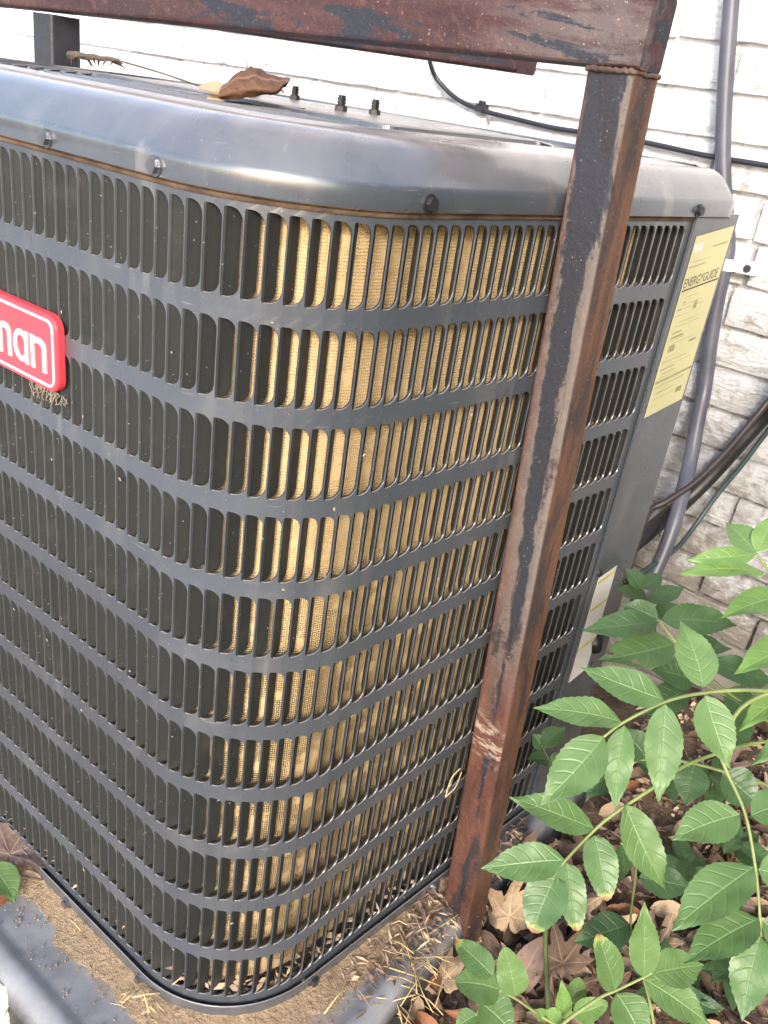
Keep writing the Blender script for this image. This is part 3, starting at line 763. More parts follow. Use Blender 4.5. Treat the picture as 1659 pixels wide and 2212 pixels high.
for i in range(45):                               # lint caught under the badge
    q = Vector((-.148 + rng.gauss(0, .012), -RC - .003, .757)); pts = [q]
    for k in range(3): q = q + Vector((rng.uniform(-.004, .004), rng.uniform(-.002, .001), rng.uniform(-.006, .001))); pts.append(q)
    tube(pts, .00035, 4, V, F, False)
tag(upart('debris_flecks', V, F, M['lint']), kind='stuff')
V = []; F = []
NS = 150
for i in range(NS + 1):
    s = S0 - 34 + (62) * i / NS; wd = .034 + .020 * nz(s * .23, 3.3) + .010 * nz(s * .9, 7.7); wd = max(.012, wd)
    for k in range(7):
        f = k / 6; p, t, n = wrap(s, .0045 + wd * f)
        z = PADZ + (.009 + .004 * nz(s * .6, 1.1)) * (1 - f) ** 1.3 + .0022 * (1 - f) * nz(p.x, p.y, 0, 160) - (.0012 if k == 6 else -.0006)
        V.append((p.x, p.y, z))
for i in range(NS):
    for k in range(6): a = i * 7 + k; F.append((a, a + 1, a + 8, a + 7))
tag(obj('dry_soil', V, F, M['soil'], smooth=True), 'dry tan soil washed up along the foot of the condenser casing', 'soil', kind='stuff')
V = []; F = []
for i in range(900):                              # crumbs
    s = rng.uniform(S0 - 30, S0 + 24); p, t, n = wrap(s, .006 + .07 * rng.random() ** 2.2); r = rng.uniform(.0006, .0021)
    c = Vector((p.x, p.y, PADZ + .002 + r * .3)); b = len(V)
    for d in ((1, 0, 0), (0, 1, 0), (-1, 0, 0), (0, -1, 0), (0, 0, 1)): V.append(c + Vector(d) * r * rng.uniform(.6, 1.3))
    F += [(b, b + 1, b + 4), (b + 1, b + 2, b + 4), (b + 2, b + 3, b + 4), (b + 3, b, b + 4)]
tag(obj('soil_crumbs', V, F, M['soil']), 'small crumbs of dry soil and grit scattered on the pad', 'soil', kind='stuff')

# ------------------------------------------------------------------ steel frame (security cage)
W = .043
frame = tag(empty('steel_frame', (.22, .18, .0)), 'rusty square tube steel frame straddling the condenser unit', 'frame')
def fpart(name, V, F, mat, parent=None, **k):
    o = obj(name, V, F, mat, None, **k)
    if parent is None: keep(o, frame)
    else: o.parent = parent
    return o
yaw = -.10; ux = Vector((math.cos(yaw), math.sin(yaw), 0)); uy = Vector((-math.sin(yaw), math.cos(yaw), 0))
MB_ = Vector((.2345, .1995, -.02)); MT_ = Vector((.2040, .1472, 1.0745))
V, F = prism(MB_ - ux * W, MT_ - ux * W, ux * W, uy * W, .0045, 3, 24)
nsec = 16; sec_uv = [((q - (MB_ - ux * W)).dot(ux) / W, (q - (MB_ - ux * W)).dot(uy) / W) for q in V[:nsec]]
post = fpart('post', V, F, M['post'], smooth=False, uv=[sec_uv[i % nsec] for i in range(len(V))])
BH = .053; yb0 = .1465
pl = Vector((-1.45, yb0, 1.0580)); pr_ = Vector((.2075, yb0, 1.0765))
V, F = prism(pl, pr_, Vector((0, W, 0)), Vector((0, 0, BH)), .0045, 3, 24); beam = fpart('beam', V, F, M['rust_x'])
V, F = prism(Vector((-.640, .1475, -.02)), Vector((-.620, .1475, 1.064)), Vector((W, 0, 0)), Vector((0, W, 0)), .0045, 3, 8); fpart('post', V, F, M['darksteel'])
V, F = prism(Vector((-1.45, .375, 1.092)), Vector((-.0365, .375, 1.0735)), Vector((0, W, 0)), Vector((0, 0, BH)), .0045, 3, 4); fpart('rear_rail', V, F, M['rust_x'])
V, F = prism(Vector((-1.45, .186, 1.059)), Vector((-1.45, .3745, 1.092)), Vector((W, 0, 0)), Vector((0, 0, BH)), .0045, 3, 2); fpart('side_rail', V, F, M['rust_x'])
V, F = prism(Vector((-1.45, .375, -.02)), Vector((-1.45, .375, 1.0915)), Vector((W, 0, 0)), Vector((0, W, 0)), .0045, 3, 4); fpart('post', V, F, M['rust'])
# weld bead round the joint
V = []; F = []
a = MT_ - ux * W + Vector((0, -.001, -.001)); b = MT_ + Vector((0, -.001, 0)); c = b + uy * W
path = [a.lerp(b, k / 16) for k in range(17)] + [b.lerp(c, k / 10) for k in range(1, 11)]
path = [p + Vector((rng.uniform(-.001, .001), rng.uniform(-.0004, .0004), rng.uniform(-.0008, .0008))) for p in path]
tube(path, lambda t: .0022 + .0010 * nz(t * 40, 2.0), 7, V, F)
fpart('weld', V, F, M['weld'], parent=post, smooth=True)

# ------------------------------------------------------------------ services on the wall
def cablething(name, pts, rad, mat, label, cat, n=8, seg=10):
    V, F = tube(spline(pts, n), rad, seg)
    return tag(obj(name, V, F, M[mat], smooth=True), label, cat)
yc = WY - .034
cp = [on(1588, -120, 1, yc), on(1580, 0, 1, yc), on(1566, 200, 1, yc), on(1562, 360, 1, yc), on(1572, 520, 1, yc), on(1566, 570, 1, yc), on(1548, 657, 1, yc), on(1534, 744, 1, yc), on(1522, 840, 1, yc), on(1508, 905, 1, yc - .02),
      on(1492, 991, 1, yc - .05), on(1477, 1053, 1, yc - .085), on(1457, 1128, 1, yc - .12), on(1430, 1202, 1, yc - .145), on(1400, 1264, 1, yc - .17), on(1370, 1312, 1, yc - .19), on(1335, 1360, 1, yc - .21)]
cond = empty('conduit', cp[-1]); tag(cond, 'grey flexible conduit running down the white wall to the unit', 'conduit')
V, F = tube(spline(cp, 6), .0118, 14); o = obj('pipe', V, F, M['conduit'], smooth=True); keep(o, cond)
sp = on(1567, 570, 1, yc)
V = []; F = []
tube([sp + Vector((math.cos(R_(a)) * .0135, -math.sin(R_(a)) * .0135, 0)) for a in range(-30, 211, 15)], .0012, 5, V, F)
V, F = [], []
for k in range(13):
    a = R_(-20 + 220 * k / 12)
    for z in (-.009, .009):
        for r in (.0122, .0138): V.append(sp + Vector((math.cos(a) * r, -math.sin(a) * r, z)))
for k in range(12):
    b = k * 4; F += [(b, b + 2, b + 6, b + 4), (b + 1, b + 5, b + 7, b + 3), (b, b + 4, b + 5, b + 1), (b + 2, b + 3, b + 7, b + 6)]
b = len(V); bv, bf = boxvf((sp.x + .0125, sp.y + .004, sp.z - .009), (sp.x + .046, WY - .009, sp.z + .009)); V += bv; F += [tuple(b + i for i in f) for f in bf]
strap = obj('strap', V, F, M['strap']); keep(strap, cond)
V = []; F = []; q = Vector((sp.x + .034, sp.y + .005, sp.z)); tube([q, q + Vector((0, -.004, 0))], .006, 10, V, F); o = obj('strap_screw', V, F, M['screw']); o.parent = strap
yk = WY - .020
cablething('wall_cable', [on(925, 105, 1, yk - .03), on(930, 138, 1, yk - .02), on(945, 172, 1, yk - .005), on(985, 212, 1, yk), on(1040, 238, 1, yk), on(1110, 256, 1, yk), on(1200, 277, 1, yk), on(1300, 291, 1, yk), on(1400, 309, 1, yk), on(1530, 337, 1, yk), on(1659, 358, 1, yk), on(1850, 392, 1, yk)],
           .0042, 'cable', 'thin black cable drooping across the white wall above the unit', 'cable')
c0 = on(1038, 232, 1, yk - .002)
V, F = boxvf((c0.x - .007, c0.y - .006, c0.z - .007), (c0.x + .007, WY - .006, c0.z + .006)); V2, F2 = tube([(c0.x + .003, c0.y - .009, c0.z + .008), (c0.x + .003, c0.y + .006, c0.z + .008)], .0035, 8)
b = len(V); V = list(V) + V2; F = list(F) + [tuple(b + i for i in f) for f in F2]
tag(obj('cable_clip', V, F, M['cable']), 'small clip holding the black cable on the wall', 'clip')
hp = [onface(.50, .37, .004), on(1322, 1228, 1, .62), on(1400, 1150, 1, .74), on(1470, 1092, 1, .835), on(1536, 1027, 1, .87), on(1600, 955, 1, .88), on(1659, 888, 1, .885), on(1760, 770, 1, .85), on(1900, 640, 1, .86)]
cablething('insulated_hose', hp, .0135, 'black', 'thick black insulated refrigerant hose leaving the unit towards the wall', 'hose')
cpp = [onface(.545, .462, .003), on(1396, 1116, 1, .635), on(1440, 1083, 1, .665), on(1500, 1043, 1, .70), on(1560, 985, 1, .74), on(1612, 925, 1, .775), on(1659, 868, 1, .80), on(1760, 745, 1, .82), on(1900, 600, 1, .84)]
cablething('copper_line', cpp, .0050, 'copper', 'thin brown copper line running just above the black hose', 'pipe')
gp = [onface(.50, .33, .006), on(1330, 1284, 1, .63), on(1400, 1228, 1, .70), on(1460, 1186, 1, .80), on(1498, 1140, 1, .86), on(1547, 1072, 1, .885), on(1604, 1003, 1, .89), on(1659, 930, 1, .89), on(1780, 780, 1, .89)]
cablething('green_wire', gp, .0042, 'greenwire', 'green insulated wire running below the black hose', 'wire')

# ------------------------------------------------------------------ leaves
def leaf_mesh(name, L, Wd, mat, seed, droop=.18, fold=.16, serr=True, blunt=False, holes=(), wave=.03, nv=26, shape=.42, tipcut=1.0):
    r = random.Random(seed); V = []; F = []; UV = []; nu = 6; V_ = []
    tw = r.uniform(-.30, .30); sb = r.uniform(-.16, .16)
    for j in range(nv + 1):
        v = j / nv
        a = v ** .62; wv = math.sin(math.pi * min(1, a ** (1.0))) if v < 1 else 0
        wv = (math.sin(math.pi * v ** .76)) ** (.90 if not blunt else .58)
        if not blunt and v > .72: wv *= 1 - .42 * ((v - .72) / .28) ** .9
        hw = Wd / 2 * wv
        if serr and 0 < j < nv: hw *= 1 + (.028 if j % 2 else -.028)
        for i in range(nu + 1):
            u = -1 + 2 * i / nu
            x = u * hw + sb * L * (v - v * v); y = v * L + (.010 * L if serr and abs(u) == 1 and j % 2 else 0)
            z = fold * abs(u) * hw - droop * L * v * v + wave * L * math.sin(v * 9 + seed) * abs(u) * .5 + tw * u * hw * v + .010 * L * math.sin(v * 16 + 3 * abs(u)) * abs(u)
            V.append((x, y, z)); UV.append((u, v))
    for j in range(nv):
        for i in range(nu):
            if (j, i) in holes: continue
            b = j * (nu + 1) + i; F.append((b, b + 1, b + nu + 2, b + nu + 1))
    return mesh(name, V, F, mat, smooth=True, uv=UV)
LS = [0]
def place_leaf(parent, base, tip, wid, mat, up=None, name='leaf', blunt=False, droop=.12, serr=True, fold=.2, holes=()):
    base = Vector(base); tip = Vector(tip); LS[0] += 1; r = random.Random(LS[0] * 7 + 1)
    d = tip - base; L = d.length; y = d.normalized()
    up = Vector(up) if up is not None else (CAM_LOC - (base + tip) / 2).normalized() * .75 + Vector((r.uniform(-.25, .25), r.uniform(-.25, .25), .75))
    z = (up - y * up.dot(y)).normalized(); x = y.cross(z)
    me = leaf_mesh(name, L, wid, mat, LS[0], droop, fold, serr, blunt, holes)
    o = link(name, me)
    # tilt so that the drooping tip still meets the wanted point
    y2 = (d + z * droop * L).normalized(); z2 = (z - y2 * z.dot(y2)).normalized(); x2 = y2.cross(z2)
    m = Matrix(((x2.x, y2.x, z2.x, base.x), (x2.y, y2.y, z2.y, base.y), (x2.z, y2.z, z2.z, base.z), (0, 0, 0, 1)))
    o.matrix_world = m
    if parent is not None:
        o.parent = parent; o.matrix_parent_inverse = Matrix.Translation(-Vector(parent.location))
    return o
def stalk(parent, pts, r0, r1, mat='stem', name='stem'):
    pts = [Vector(p) for p in pts]
    V, F = tube(spline(pts, 5), lambda t: r0 + (r1 - r0) * t, 7)
    o = obj(name, V, F, M[mat], smooth=True)
    if parent is not None: keep(o, parent)
    return o
def px(w_, d): return w_ * d / FPX                   # picture width at a depth, in metres

def frond(parent, mid, leaves, mat, r0=.0022, r1=.0012, smat='stem'):
    """mid: list of (u, v, depth); leaves: (ub, vb, ut, vt, width_px, d_base, d_tip, options)"""
    st = stalk(parent, [dep(*m) for m in mid], r0, r1, smat, 'leaf_stalk')
    for lf in leaves:
        ub, vb, ut, vt, wpx, d0, d1 = lf[:7]; op = lf[7] if len(lf) > 7 else {}
        op = dict(op); mm = M[op.pop('mat', mat)]
        place_leaf(None, dep(ub, vb, d0), dep(ut, vt, d1), px(wpx, (d0 + d1) / 2) * op.pop('wk', 1.06), mm, **op).parent = st

g0 = on(1900, 1950, 2, .03)
shrub = tag(empty('leafy_shrub', g0), 'tall green shrub with serrated leaflets arching in front of the white wall', 'shrub')
# frond A : big spray across the middle
frond(shrub, [(1830, 1560, .84), (1720, 1505, .80), (1624, 1491, .775), (1519, 1497, .755), (1434, 1517, .745), (1344, 1562, .74), (1304, 1592, .735)], [
    (1519, 1486, 1470, 1343, 84, .755, .79), (1524, 1503, 1577, 1660, 84, .755, .735), (1437, 1521, 1423, 1733, 76, .745, .725),
    (1434, 1512, 1255, 1441, 78, .745, .755), (1344, 1560, 1152, 1531, 73, .74, .745), (1349, 1567, 1330, 1751, 60, .74, .72), (1304, 1592, 1167, 1740, 96, .735, .715)], 'leafA')
# frond B : below it
frond(shrub, [(1840, 1640, .93), (1680, 1600, .88), (1500, 1645, .84), (1404, 1706, .81), (1329, 1756, .80), (1284, 1793, .795), (1222, 1858, .785), (1199, 1892, .78)], [
    (1350, 1738, 1437, 1919, 80, .80, .80), (1282, 1790, 1101, 1721, 74, .795, .80), (1284, 1805, 1311, 1946, 70, .795, .775, dict(blunt=True, mat='leafB')),
    (1222, 1858, 1038, 1877, 76, .785, .79), (1224, 1864, 1247, 2012, 62, .785, .765, dict(blunt=True, mat='leafB')), (1201, 1892, 1150, 2014, 88, .78, .765, dict(blunt=True, mat='leafB'))], 'leafA')
# frond C : hanging on the right
frond(shrub, [(1700, 1480, .80), (1600, 1530, .79), (1560, 1620, .775), (1567, 1660, .77), (1609, 1756, .76), (1632, 1876, .75), (1642, 1986, .745), (1645, 2022, .745)], [
    (1597, 1760, 1452, 1814, 90, .76, .755), (1622, 1763, 1735, 1735, 80, .76, .76), (1629, 1873, 1450, 2011, 104, .75, .735), (1638, 1878, 1760, 1905, 90, .75, .745),
    (1640, 1985, 1478, 2081, 92, .745, .73), (1643, 2022, 1603, 2206, 84, .745, .725), (1646, 1990, 1760, 2060, 90, .745, .735)], 'leafA')
# frond F : bright spray in the upper right
frond(shrub, [(1860, 1640, .86), (1790, 1500, .84), (1735, 1370, .825), (1700, 1285, .815), (1655, 1225, .81), (1634, 1196, .805)], [
    (1632, 1195, 1568, 1128, 66, .805, .83, dict(mat='leafA')), (1632, 1198, 1480, 1208, 42, .805, .80), (1652, 1236, 1466, 1241, 52, .81, .79), (1636, 1192, 1668, 1112, 50, .805, .82),
    (1702, 1288, 1559, 1337, 72, .815, .79), (1736, 1372, 1586, 1456, 74, .825, .79), (1772, 1460, 1598, 1577, 78, .835, .79), (1790, 1520, 1622, 1652, 66, .84, .80, dict(mat='leafA')), (1700, 1282, 1790, 1215, 70, .815, .82)], 'leafY')
# frond G : shaded leaves behind
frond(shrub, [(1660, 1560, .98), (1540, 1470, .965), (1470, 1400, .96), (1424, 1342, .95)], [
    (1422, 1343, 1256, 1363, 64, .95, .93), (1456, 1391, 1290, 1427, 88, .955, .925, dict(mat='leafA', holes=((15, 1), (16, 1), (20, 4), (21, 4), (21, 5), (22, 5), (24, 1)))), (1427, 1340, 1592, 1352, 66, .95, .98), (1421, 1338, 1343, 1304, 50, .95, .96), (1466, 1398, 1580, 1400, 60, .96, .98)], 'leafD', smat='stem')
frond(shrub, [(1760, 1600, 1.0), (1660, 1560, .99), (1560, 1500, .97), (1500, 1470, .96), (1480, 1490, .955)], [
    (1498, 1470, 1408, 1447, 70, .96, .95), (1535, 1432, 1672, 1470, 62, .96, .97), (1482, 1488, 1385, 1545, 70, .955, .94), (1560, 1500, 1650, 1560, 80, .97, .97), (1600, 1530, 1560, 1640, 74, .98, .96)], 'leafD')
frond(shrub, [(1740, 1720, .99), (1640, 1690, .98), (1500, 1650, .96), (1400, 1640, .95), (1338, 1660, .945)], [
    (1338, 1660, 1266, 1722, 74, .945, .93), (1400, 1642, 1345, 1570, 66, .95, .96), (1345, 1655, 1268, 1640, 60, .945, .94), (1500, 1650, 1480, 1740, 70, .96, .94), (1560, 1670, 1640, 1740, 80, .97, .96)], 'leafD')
# main stems of the shrub
stalk(shrub, [g0, dep(1870, 1750, .92), dep(1830, 1560, .84), dep(1790, 1500, .84)], .006, .0035, 'stemD', 'main_stem')
stalk(shrub, [g0 + Vector((-.02, .03, 0)), dep(1850, 1750, 1.02), dep(1760, 1600, 1.0)], .005, .003, 'stemD', 'main_stem')

g1 = on(1330, 2260, 2, .015)
sap = tag(empty('green_sapling', g1), 'low green sapling with paired leaflets, two of them tipped brown, in the leaf litter', 'sapling')
frond(sap, [(1205, 2225, .92), (1230, 2200, .915), (1294, 2156, .90), (1330, 2140, .895), (1389, 2112, .885), (1409, 2101, .88)], [
    (1391, 2110, 1392, 1948, 62, .885, .87), (1328, 2136, 1291, 2020, 66, .895, .885, dict(blunt=True, mat='leafB')), (1391, 2115, 1536, 2216, 74, .885, .87), (1331, 2146, 1392, 2262, 86, .895, .875), (1409, 2104, 1520, 2086, 76, .88, .90)], 'leafA')
stalk(sap, [g1, dep(1260, 2230, .94), dep(1215, 2215, .925)], .003, .0022, 'stem', 'main_stem')
frond(sap, [(1420, 2250, 1.0), (1400, 2150, .99), (1372, 2050, .985), (1362, 1990, .98), (1374, 1857, .95), (1340, 1820, .945)], [
    (1360, 1996, 1238, 2036, 74, .98, .97), (1380, 1895, 1497, 1919, 66, .96, .96), (1340, 1822, 1345, 1905, 56, .945, .96), (1362, 2000, 1340, 2052, 22, .98, .985), (1366, 2010, 1430, 2040, 60, .985, .98)], 'leafD', .002, .0011)
stalk(sap, [on(1186, 2215, 2, .015), dep(1184, 2176, 1.02), dep(1180, 2090, 1.0), dep(1179, 2008, .98), dep(1199, 1900, .93)], .0034, .0026, 'stemD', 'main_stem')

g2 = on(1120, 2300, 2, .02)
seed = tag(empty('young_seedling', g2), 'young seedling with glossy light green leaves at the foot of the rusty post', 'seedling')
frond(seed, [(1205, 2215, .94), (1174, 2198, .935), (1114, 2157, .93), (1079, 2138, .925)], [
    (1079, 2139, 984, 2123, 84, .925, .925, dict(mat='leafA', blunt=True)), (1114, 2152, 1090, 2044, 62, .93, .92, dict(mat='leafA', blunt=True)), (1064, 2108, 984, 2033, 58, .93, .95, dict(mat='leafB', blunt=True)),
    (1222, 2200, 1214, 2116, 34, .935, .925), (1240, 2192, 1312, 2166, 46, .935, .925, dict(blunt=True)), (1190, 2205, 1206, 2178, 36, .935, .93, dict(blunt=True)), (1174, 2200, 1160, 2180, 26, .935, .93, dict(blunt=True)), (1236, 2170, 1250, 2110, 46, .96, .95, dict(mat='leafA', blunt=True))], 'leafY', .0020, .0014)
frond(seed, [(1000, 2330, .95), (1010, 2270, .94), (1030, 2195, .935), (1036, 2170, .93)], [
    (1038, 2166, 1112, 2236, 86, .93, .91, dict(mat='leafA')), (1030, 2192, 982, 2222, 44, .935, .93), (1020, 2230, 970, 2262, 54, .94, .93)], 'leafA', .0018, .0013)
stalk(seed, [g2, dep(1190, 2240, .95), dep(1205, 2215, .94)], .0026, .0020, 'stem', 'main_stem')

g3 = on(1500, 1480, 2, .10)
low = tag(empty('low_plant', on(1420, 1440, 2, .09)), 'dark shaded low plant growing between the conduit and the wall', 'plant')
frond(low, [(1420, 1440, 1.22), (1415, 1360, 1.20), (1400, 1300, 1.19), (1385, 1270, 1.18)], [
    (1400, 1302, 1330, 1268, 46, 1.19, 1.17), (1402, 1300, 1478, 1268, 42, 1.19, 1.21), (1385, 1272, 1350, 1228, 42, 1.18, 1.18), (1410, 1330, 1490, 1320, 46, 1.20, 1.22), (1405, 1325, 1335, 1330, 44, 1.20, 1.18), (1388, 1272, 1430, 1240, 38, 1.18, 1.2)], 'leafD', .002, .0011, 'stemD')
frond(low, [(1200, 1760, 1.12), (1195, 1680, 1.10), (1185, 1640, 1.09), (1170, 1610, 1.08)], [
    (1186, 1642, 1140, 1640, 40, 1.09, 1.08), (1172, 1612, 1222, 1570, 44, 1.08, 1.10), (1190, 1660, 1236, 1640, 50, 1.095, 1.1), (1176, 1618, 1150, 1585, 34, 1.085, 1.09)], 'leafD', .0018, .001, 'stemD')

# undergrowth leaves near the ground, shaded: small low plants in the litter
rng = random.Random(23)
lowspots = [(1450, 1960, .09), (1560, 2130, .06), (1500, 1790, .08), (1610, 1700, .10), (1440, 2170, .05), (1400, 1760, .07), (1560, 1900, .06), (1530, 2030, .06)]
lowlab = ['dark green seedling in the litter under the hanging leaflets', 'dark green seedling beside the lowest right leaflets', 'small shaded seedling below the long arching leaf stalk', 'shaded seedling near the wall under the bright leaves',
          'small dark seedling behind the upright leaflet pair', 'small dark seedling behind the middle leaf spray', 'shaded seedling behind the hanging leaf stalk at right', 'dark seedling leaves between two long drooping leaflets']
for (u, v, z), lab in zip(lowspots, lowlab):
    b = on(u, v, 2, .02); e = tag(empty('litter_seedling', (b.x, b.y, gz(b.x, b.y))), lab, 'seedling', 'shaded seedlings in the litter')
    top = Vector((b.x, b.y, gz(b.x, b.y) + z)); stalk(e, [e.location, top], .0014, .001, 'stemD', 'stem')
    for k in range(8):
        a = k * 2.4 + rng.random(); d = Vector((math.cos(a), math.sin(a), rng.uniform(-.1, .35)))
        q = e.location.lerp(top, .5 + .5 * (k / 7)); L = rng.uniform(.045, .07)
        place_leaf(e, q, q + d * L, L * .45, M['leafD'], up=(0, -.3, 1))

# ------------------------------------------------------------------ dead leaves
def dead_mesh(kind, mat, seed, L=.06, curl=1.0):
    r = random.Random(seed); V = []; F = []; UV = []
    if kind == 'simple':
        nu, nv = 6, 10; tw = r.uniform(-.6, .6); cu = r.uniform(.3, 1.2) * curl; wd = r.uniform(.34, .52)
        for j in range(nv + 1):
            v = j / nv; hw = L * wd * .5 * math.sin(math.pi * v ** .8) ** .8 * (1 + .12 * nz(v * 5, seed))
            for i in range(nu + 1):
                u = -1 + 2 * i / nu
                V.append((u * hw, (v - .5) * L, cu * .45 * hw * u * u - curl * .20 * L * (v - .5) ** 2 * r.choice((1, 1)) + tw * u * hw * (v - .5) + .05 * L * nz(u * 1.6, v * 4, seed))); UV.append((u, v))
        for j in range(nv):
            for i in range(nu): b = j * (nu + 1) + i; F.append((b, b + 1, b + nu + 2, b + nu + 1))
    else:                                          # palmate leaf with pointed lobes
        prof_ = [(0, 1.0), (9, .74), (19, .46), (27, .52), (35, .72), (47, .97), (56, .72), (68, .40), (78, .46), (97, .78), (110, .52), (132, .36), (158, .32), (172, .22), (180, .06)]
        def rad_(deg):
            for (a0, r0), (a1, r1) in zip(prof_, prof_[1:]):
                if a0 <= deg <= a1: return r0 + (r1 - r0) * (deg - a0) / (a1 - a0)
            return .06
        n = 60; rings_ = (0.02, .3, .55, .8, 1.0); ax_ = r.uniform(0, 3.14); asy = r.uniform(-.18, .18); fo = r.uniform(.3, 1.1) * curl
        for k in range(n):
            dg = (k / n * 360) - 180; a = math.radians(90 - dg)
            rad = L * .62 * rad_(abs(dg)) * (1 + asy * math.sin(math.radians(dg))) * (1 + .12 * nz(k * .9, seed))
            for q in rings_:
                x, y = math.cos(a) * rad * q, math.sin(a) * rad * q; dd = x * math.cos(ax_) + y * math.sin(ax_)
                V.append((x, y, fo * dd * dd / L * 1.6 + .16 * L * curl * nz(x * 26 + seed, y * 26, 1) + .05 * L * nz(x * 80, y * 80, seed))); UV.append((math.sin(math.radians(dg * 3.6)) * q, q))
        m = len(rings_)
        for k in range(n):
            for q in range(m - 1):
                a = k * m + q; b = ((k + 1) % n) * m + q; F.append((a, a + 1, b + 1, b))
    return mesh('dead_leaf', V, F, mat, smooth=True, uv=UV)
rng = random.Random(77)
dm = [dead_mesh('simple', M['dead1'], 1), dead_mesh('simple', M['dead2'], 2, .065), dead_mesh('simple', M['dead4'], 3, .07), dead_mesh('lobed', M['dead1'], 4, .08), dead_mesh('lobed', M['dead2'], 5, .075),
      dead_mesh('simple', M['dead2'], 6, .055, 1.6), dead_mesh('lobed', M['dead4'], 7, .085), dead_mesh('simple', M['dead3'], 8, .055), dead_mesh('simple', M['dead1'], 9, .05, 1.8)]
def scatter_dead(x, y, z, sc=1.0, me=None, tilt=.5):
    o = link('dead_leaf', me or rng.choice(dm)); o.location = (x, y, z); s = sc * rng.uniform(.75, 1.2); o.scale = (s, s, s)
    o.rotation_euler = (rng.uniform(-tilt, tilt), rng.uniform(-tilt, tilt), rng.uniform(0, 6.28)); return o
dname = ['tan oval dried leaf', 'dark brown oval dried leaf', 'grey brown oval dried leaf', 'pale tan lobed dried leaf', 'dark brown lobed dried leaf', 'tightly curled dark dried leaf', 'large grey brown lobed dried leaf', 'russet oval dried leaf', 'tightly curled tan dried leaf']
cnt = 0
while cnt < 190:
    u, v = rng.uniform(850, 1690), rng.uniform(1380, 2230)
    p = on(u, v, 2, .03)
    if not (p.x > .245 and -.1 < p.y < .90) and not (p.x > .25): continue
    if p.y > .90 or p.x < .236: continue
    z = gz(p.x, p.y) + rng.uniform(.006, .028)
    di = rng.randrange(len(dm))
    tag(scatter_dead(p.x, p.y, z, .95, dm[di]), dname[di] + ' in the litter under the green shrub', 'dead leaf', dname[di].replace('leaf', 'leaves') + ' in the litter'); cnt += 1
# fine litter
V = []; F = []
for i in range(5200):
    x = .21 + .75 * rng.random(); y = -.15 + 1.05 * rng.random(); q = Vector((x, y, gz(x, y) + rng.uniform(.002, .016)))
    a = rng.uniform(0, 6.28); d = Vector((math.cos(a), math.sin(a), rng.uniform(-.6, .6))) * rng.uniform(.003, .013); e = d.cross(Vector((rng.uniform(-.6, .6), rng.uniform(-.6, .6), 1))).normalized() * rng.uniform(.001, .006)
    b = len(V); V += [q - d, q + e + Vector((0, 0, .002)), q + d, q - e]; F.append((b, b + 1, b + 2, b + 3))
for i in range(800):
    q_ = rng.random(); s_ = rng.uniform(.02, .42); p = RT + TR * s_ + NR * (.010 + .062 * rng.random()); q = Vector((p.x, p.y, PADZ + .004 + .010 * rng.random()))
    if q.x > .222: q.z = .03 + .04 * rng.random()
    if s_ < .16 and rng.random() > s_ / .16: continue
    a = rng.uniform(0, 6.28); d = Vector((math.cos(a), math.sin(a), rng.uniform(-.5, .5))) * rng.uniform(.003, .012); e = d.cross(Vector((rng.uniform(-.6, .6), rng.uniform(-.6, .6), 1))).normalized() * rng.uniform(.0006, .003)
    b = len(V); V += [q - d, q + e + Vector((0, 0, .0015)), q + d, q - e]; F.append((b, b + 1, b + 2, b + 3))
tag(obj('leaf_litter', V, F, M['dead2'], mats=[M['dead2'], M['dead1'], M['dead4']], fm=[rng.choice((0, 0, 1, 2)) for _ in F]), 'broken brown leaf crumbs covering the soil', 'leaf litter', kind='stuff')
def hero(u, v, z, kind, mat, L, seed, label, rot=(0, 0, 0), curl=1.0):
    b = on(u, v, 2, z); o = link('dead_leaf', dead_mesh(kind, M[mat], seed, L, curl)); o.location = (b.x, b.y, z + .004); o.rotation_euler = rot
    return tag(o, label, 'dead leaf')
hero(958, 2120, .045, 'lobed', 'dead1', .095, 31, 'pale tan star shaped dead leaf at the foot of the rusty post', (.25, -.15, .5))
hero(922, 2092, .050, 'simple', 'dead3', .062, 32, 'smooth russet dead leaf beside the straw next to the post', (.3, .2, 1.2), .6)
hero(870, 2178, .040, 'simple', 'dead1', .080, 33, 'curled tan dead leaf by the dark pad corner', (.5, .3, 1.9), 1.6)
hero(838, 2150, .055, 'simple', 'dead1', .050, 34, 'small upright tan leaf shard at the pad edge', (1.1, .1, .6), 1.2)
hero(835, 2200, .045, 'simple', 'dead3', .045, 35, 'small orange dead leaf at the bottom edge by the pad', (.2, .4, 2.6), 1.0)
hero(1100, 1985, .06, 'lobed', 'dead1', .105, 36, 'large pale brown leaf leaning against the post foot', (.7, .2, 1.0), 1.0)
hero(1130, 1900, .05, 'lobed', 'dead4', .10, 37, 'folded grey brown leaf behind the post', (.5, .5, .3), 1.4)
hero(1140, 2090, .05, 'simple', 'dead4', .085, 38, 'long purplish dead leaf standing beside the dark stem', (.9, .1, .1), 1.0)
hero(1215, 2085, .05, 'lobed', 'dead2', .085, 39, 'crumpled brown leaf right of the dark stem', (.6, -.2, .9), 1.5)
hero(22, 1850, .094, 'lobed', 'dead4', .105, 40, 'large purplish brown dead leaf lying on the pad by the casing', (.25, -.2, .4), .8)
hero(62, 1895, .089, 'simple', 'dead1', .035, 41, 'small tan leaf scrap on the pad soil', (.2, .2, 2.2), 1.0)
hero(8, 1945, .087, 'simple', 'dead3', .035, 42, 'small russet leaf scrap at the left edge of the pad', (.1, .2, .2), 1.0)
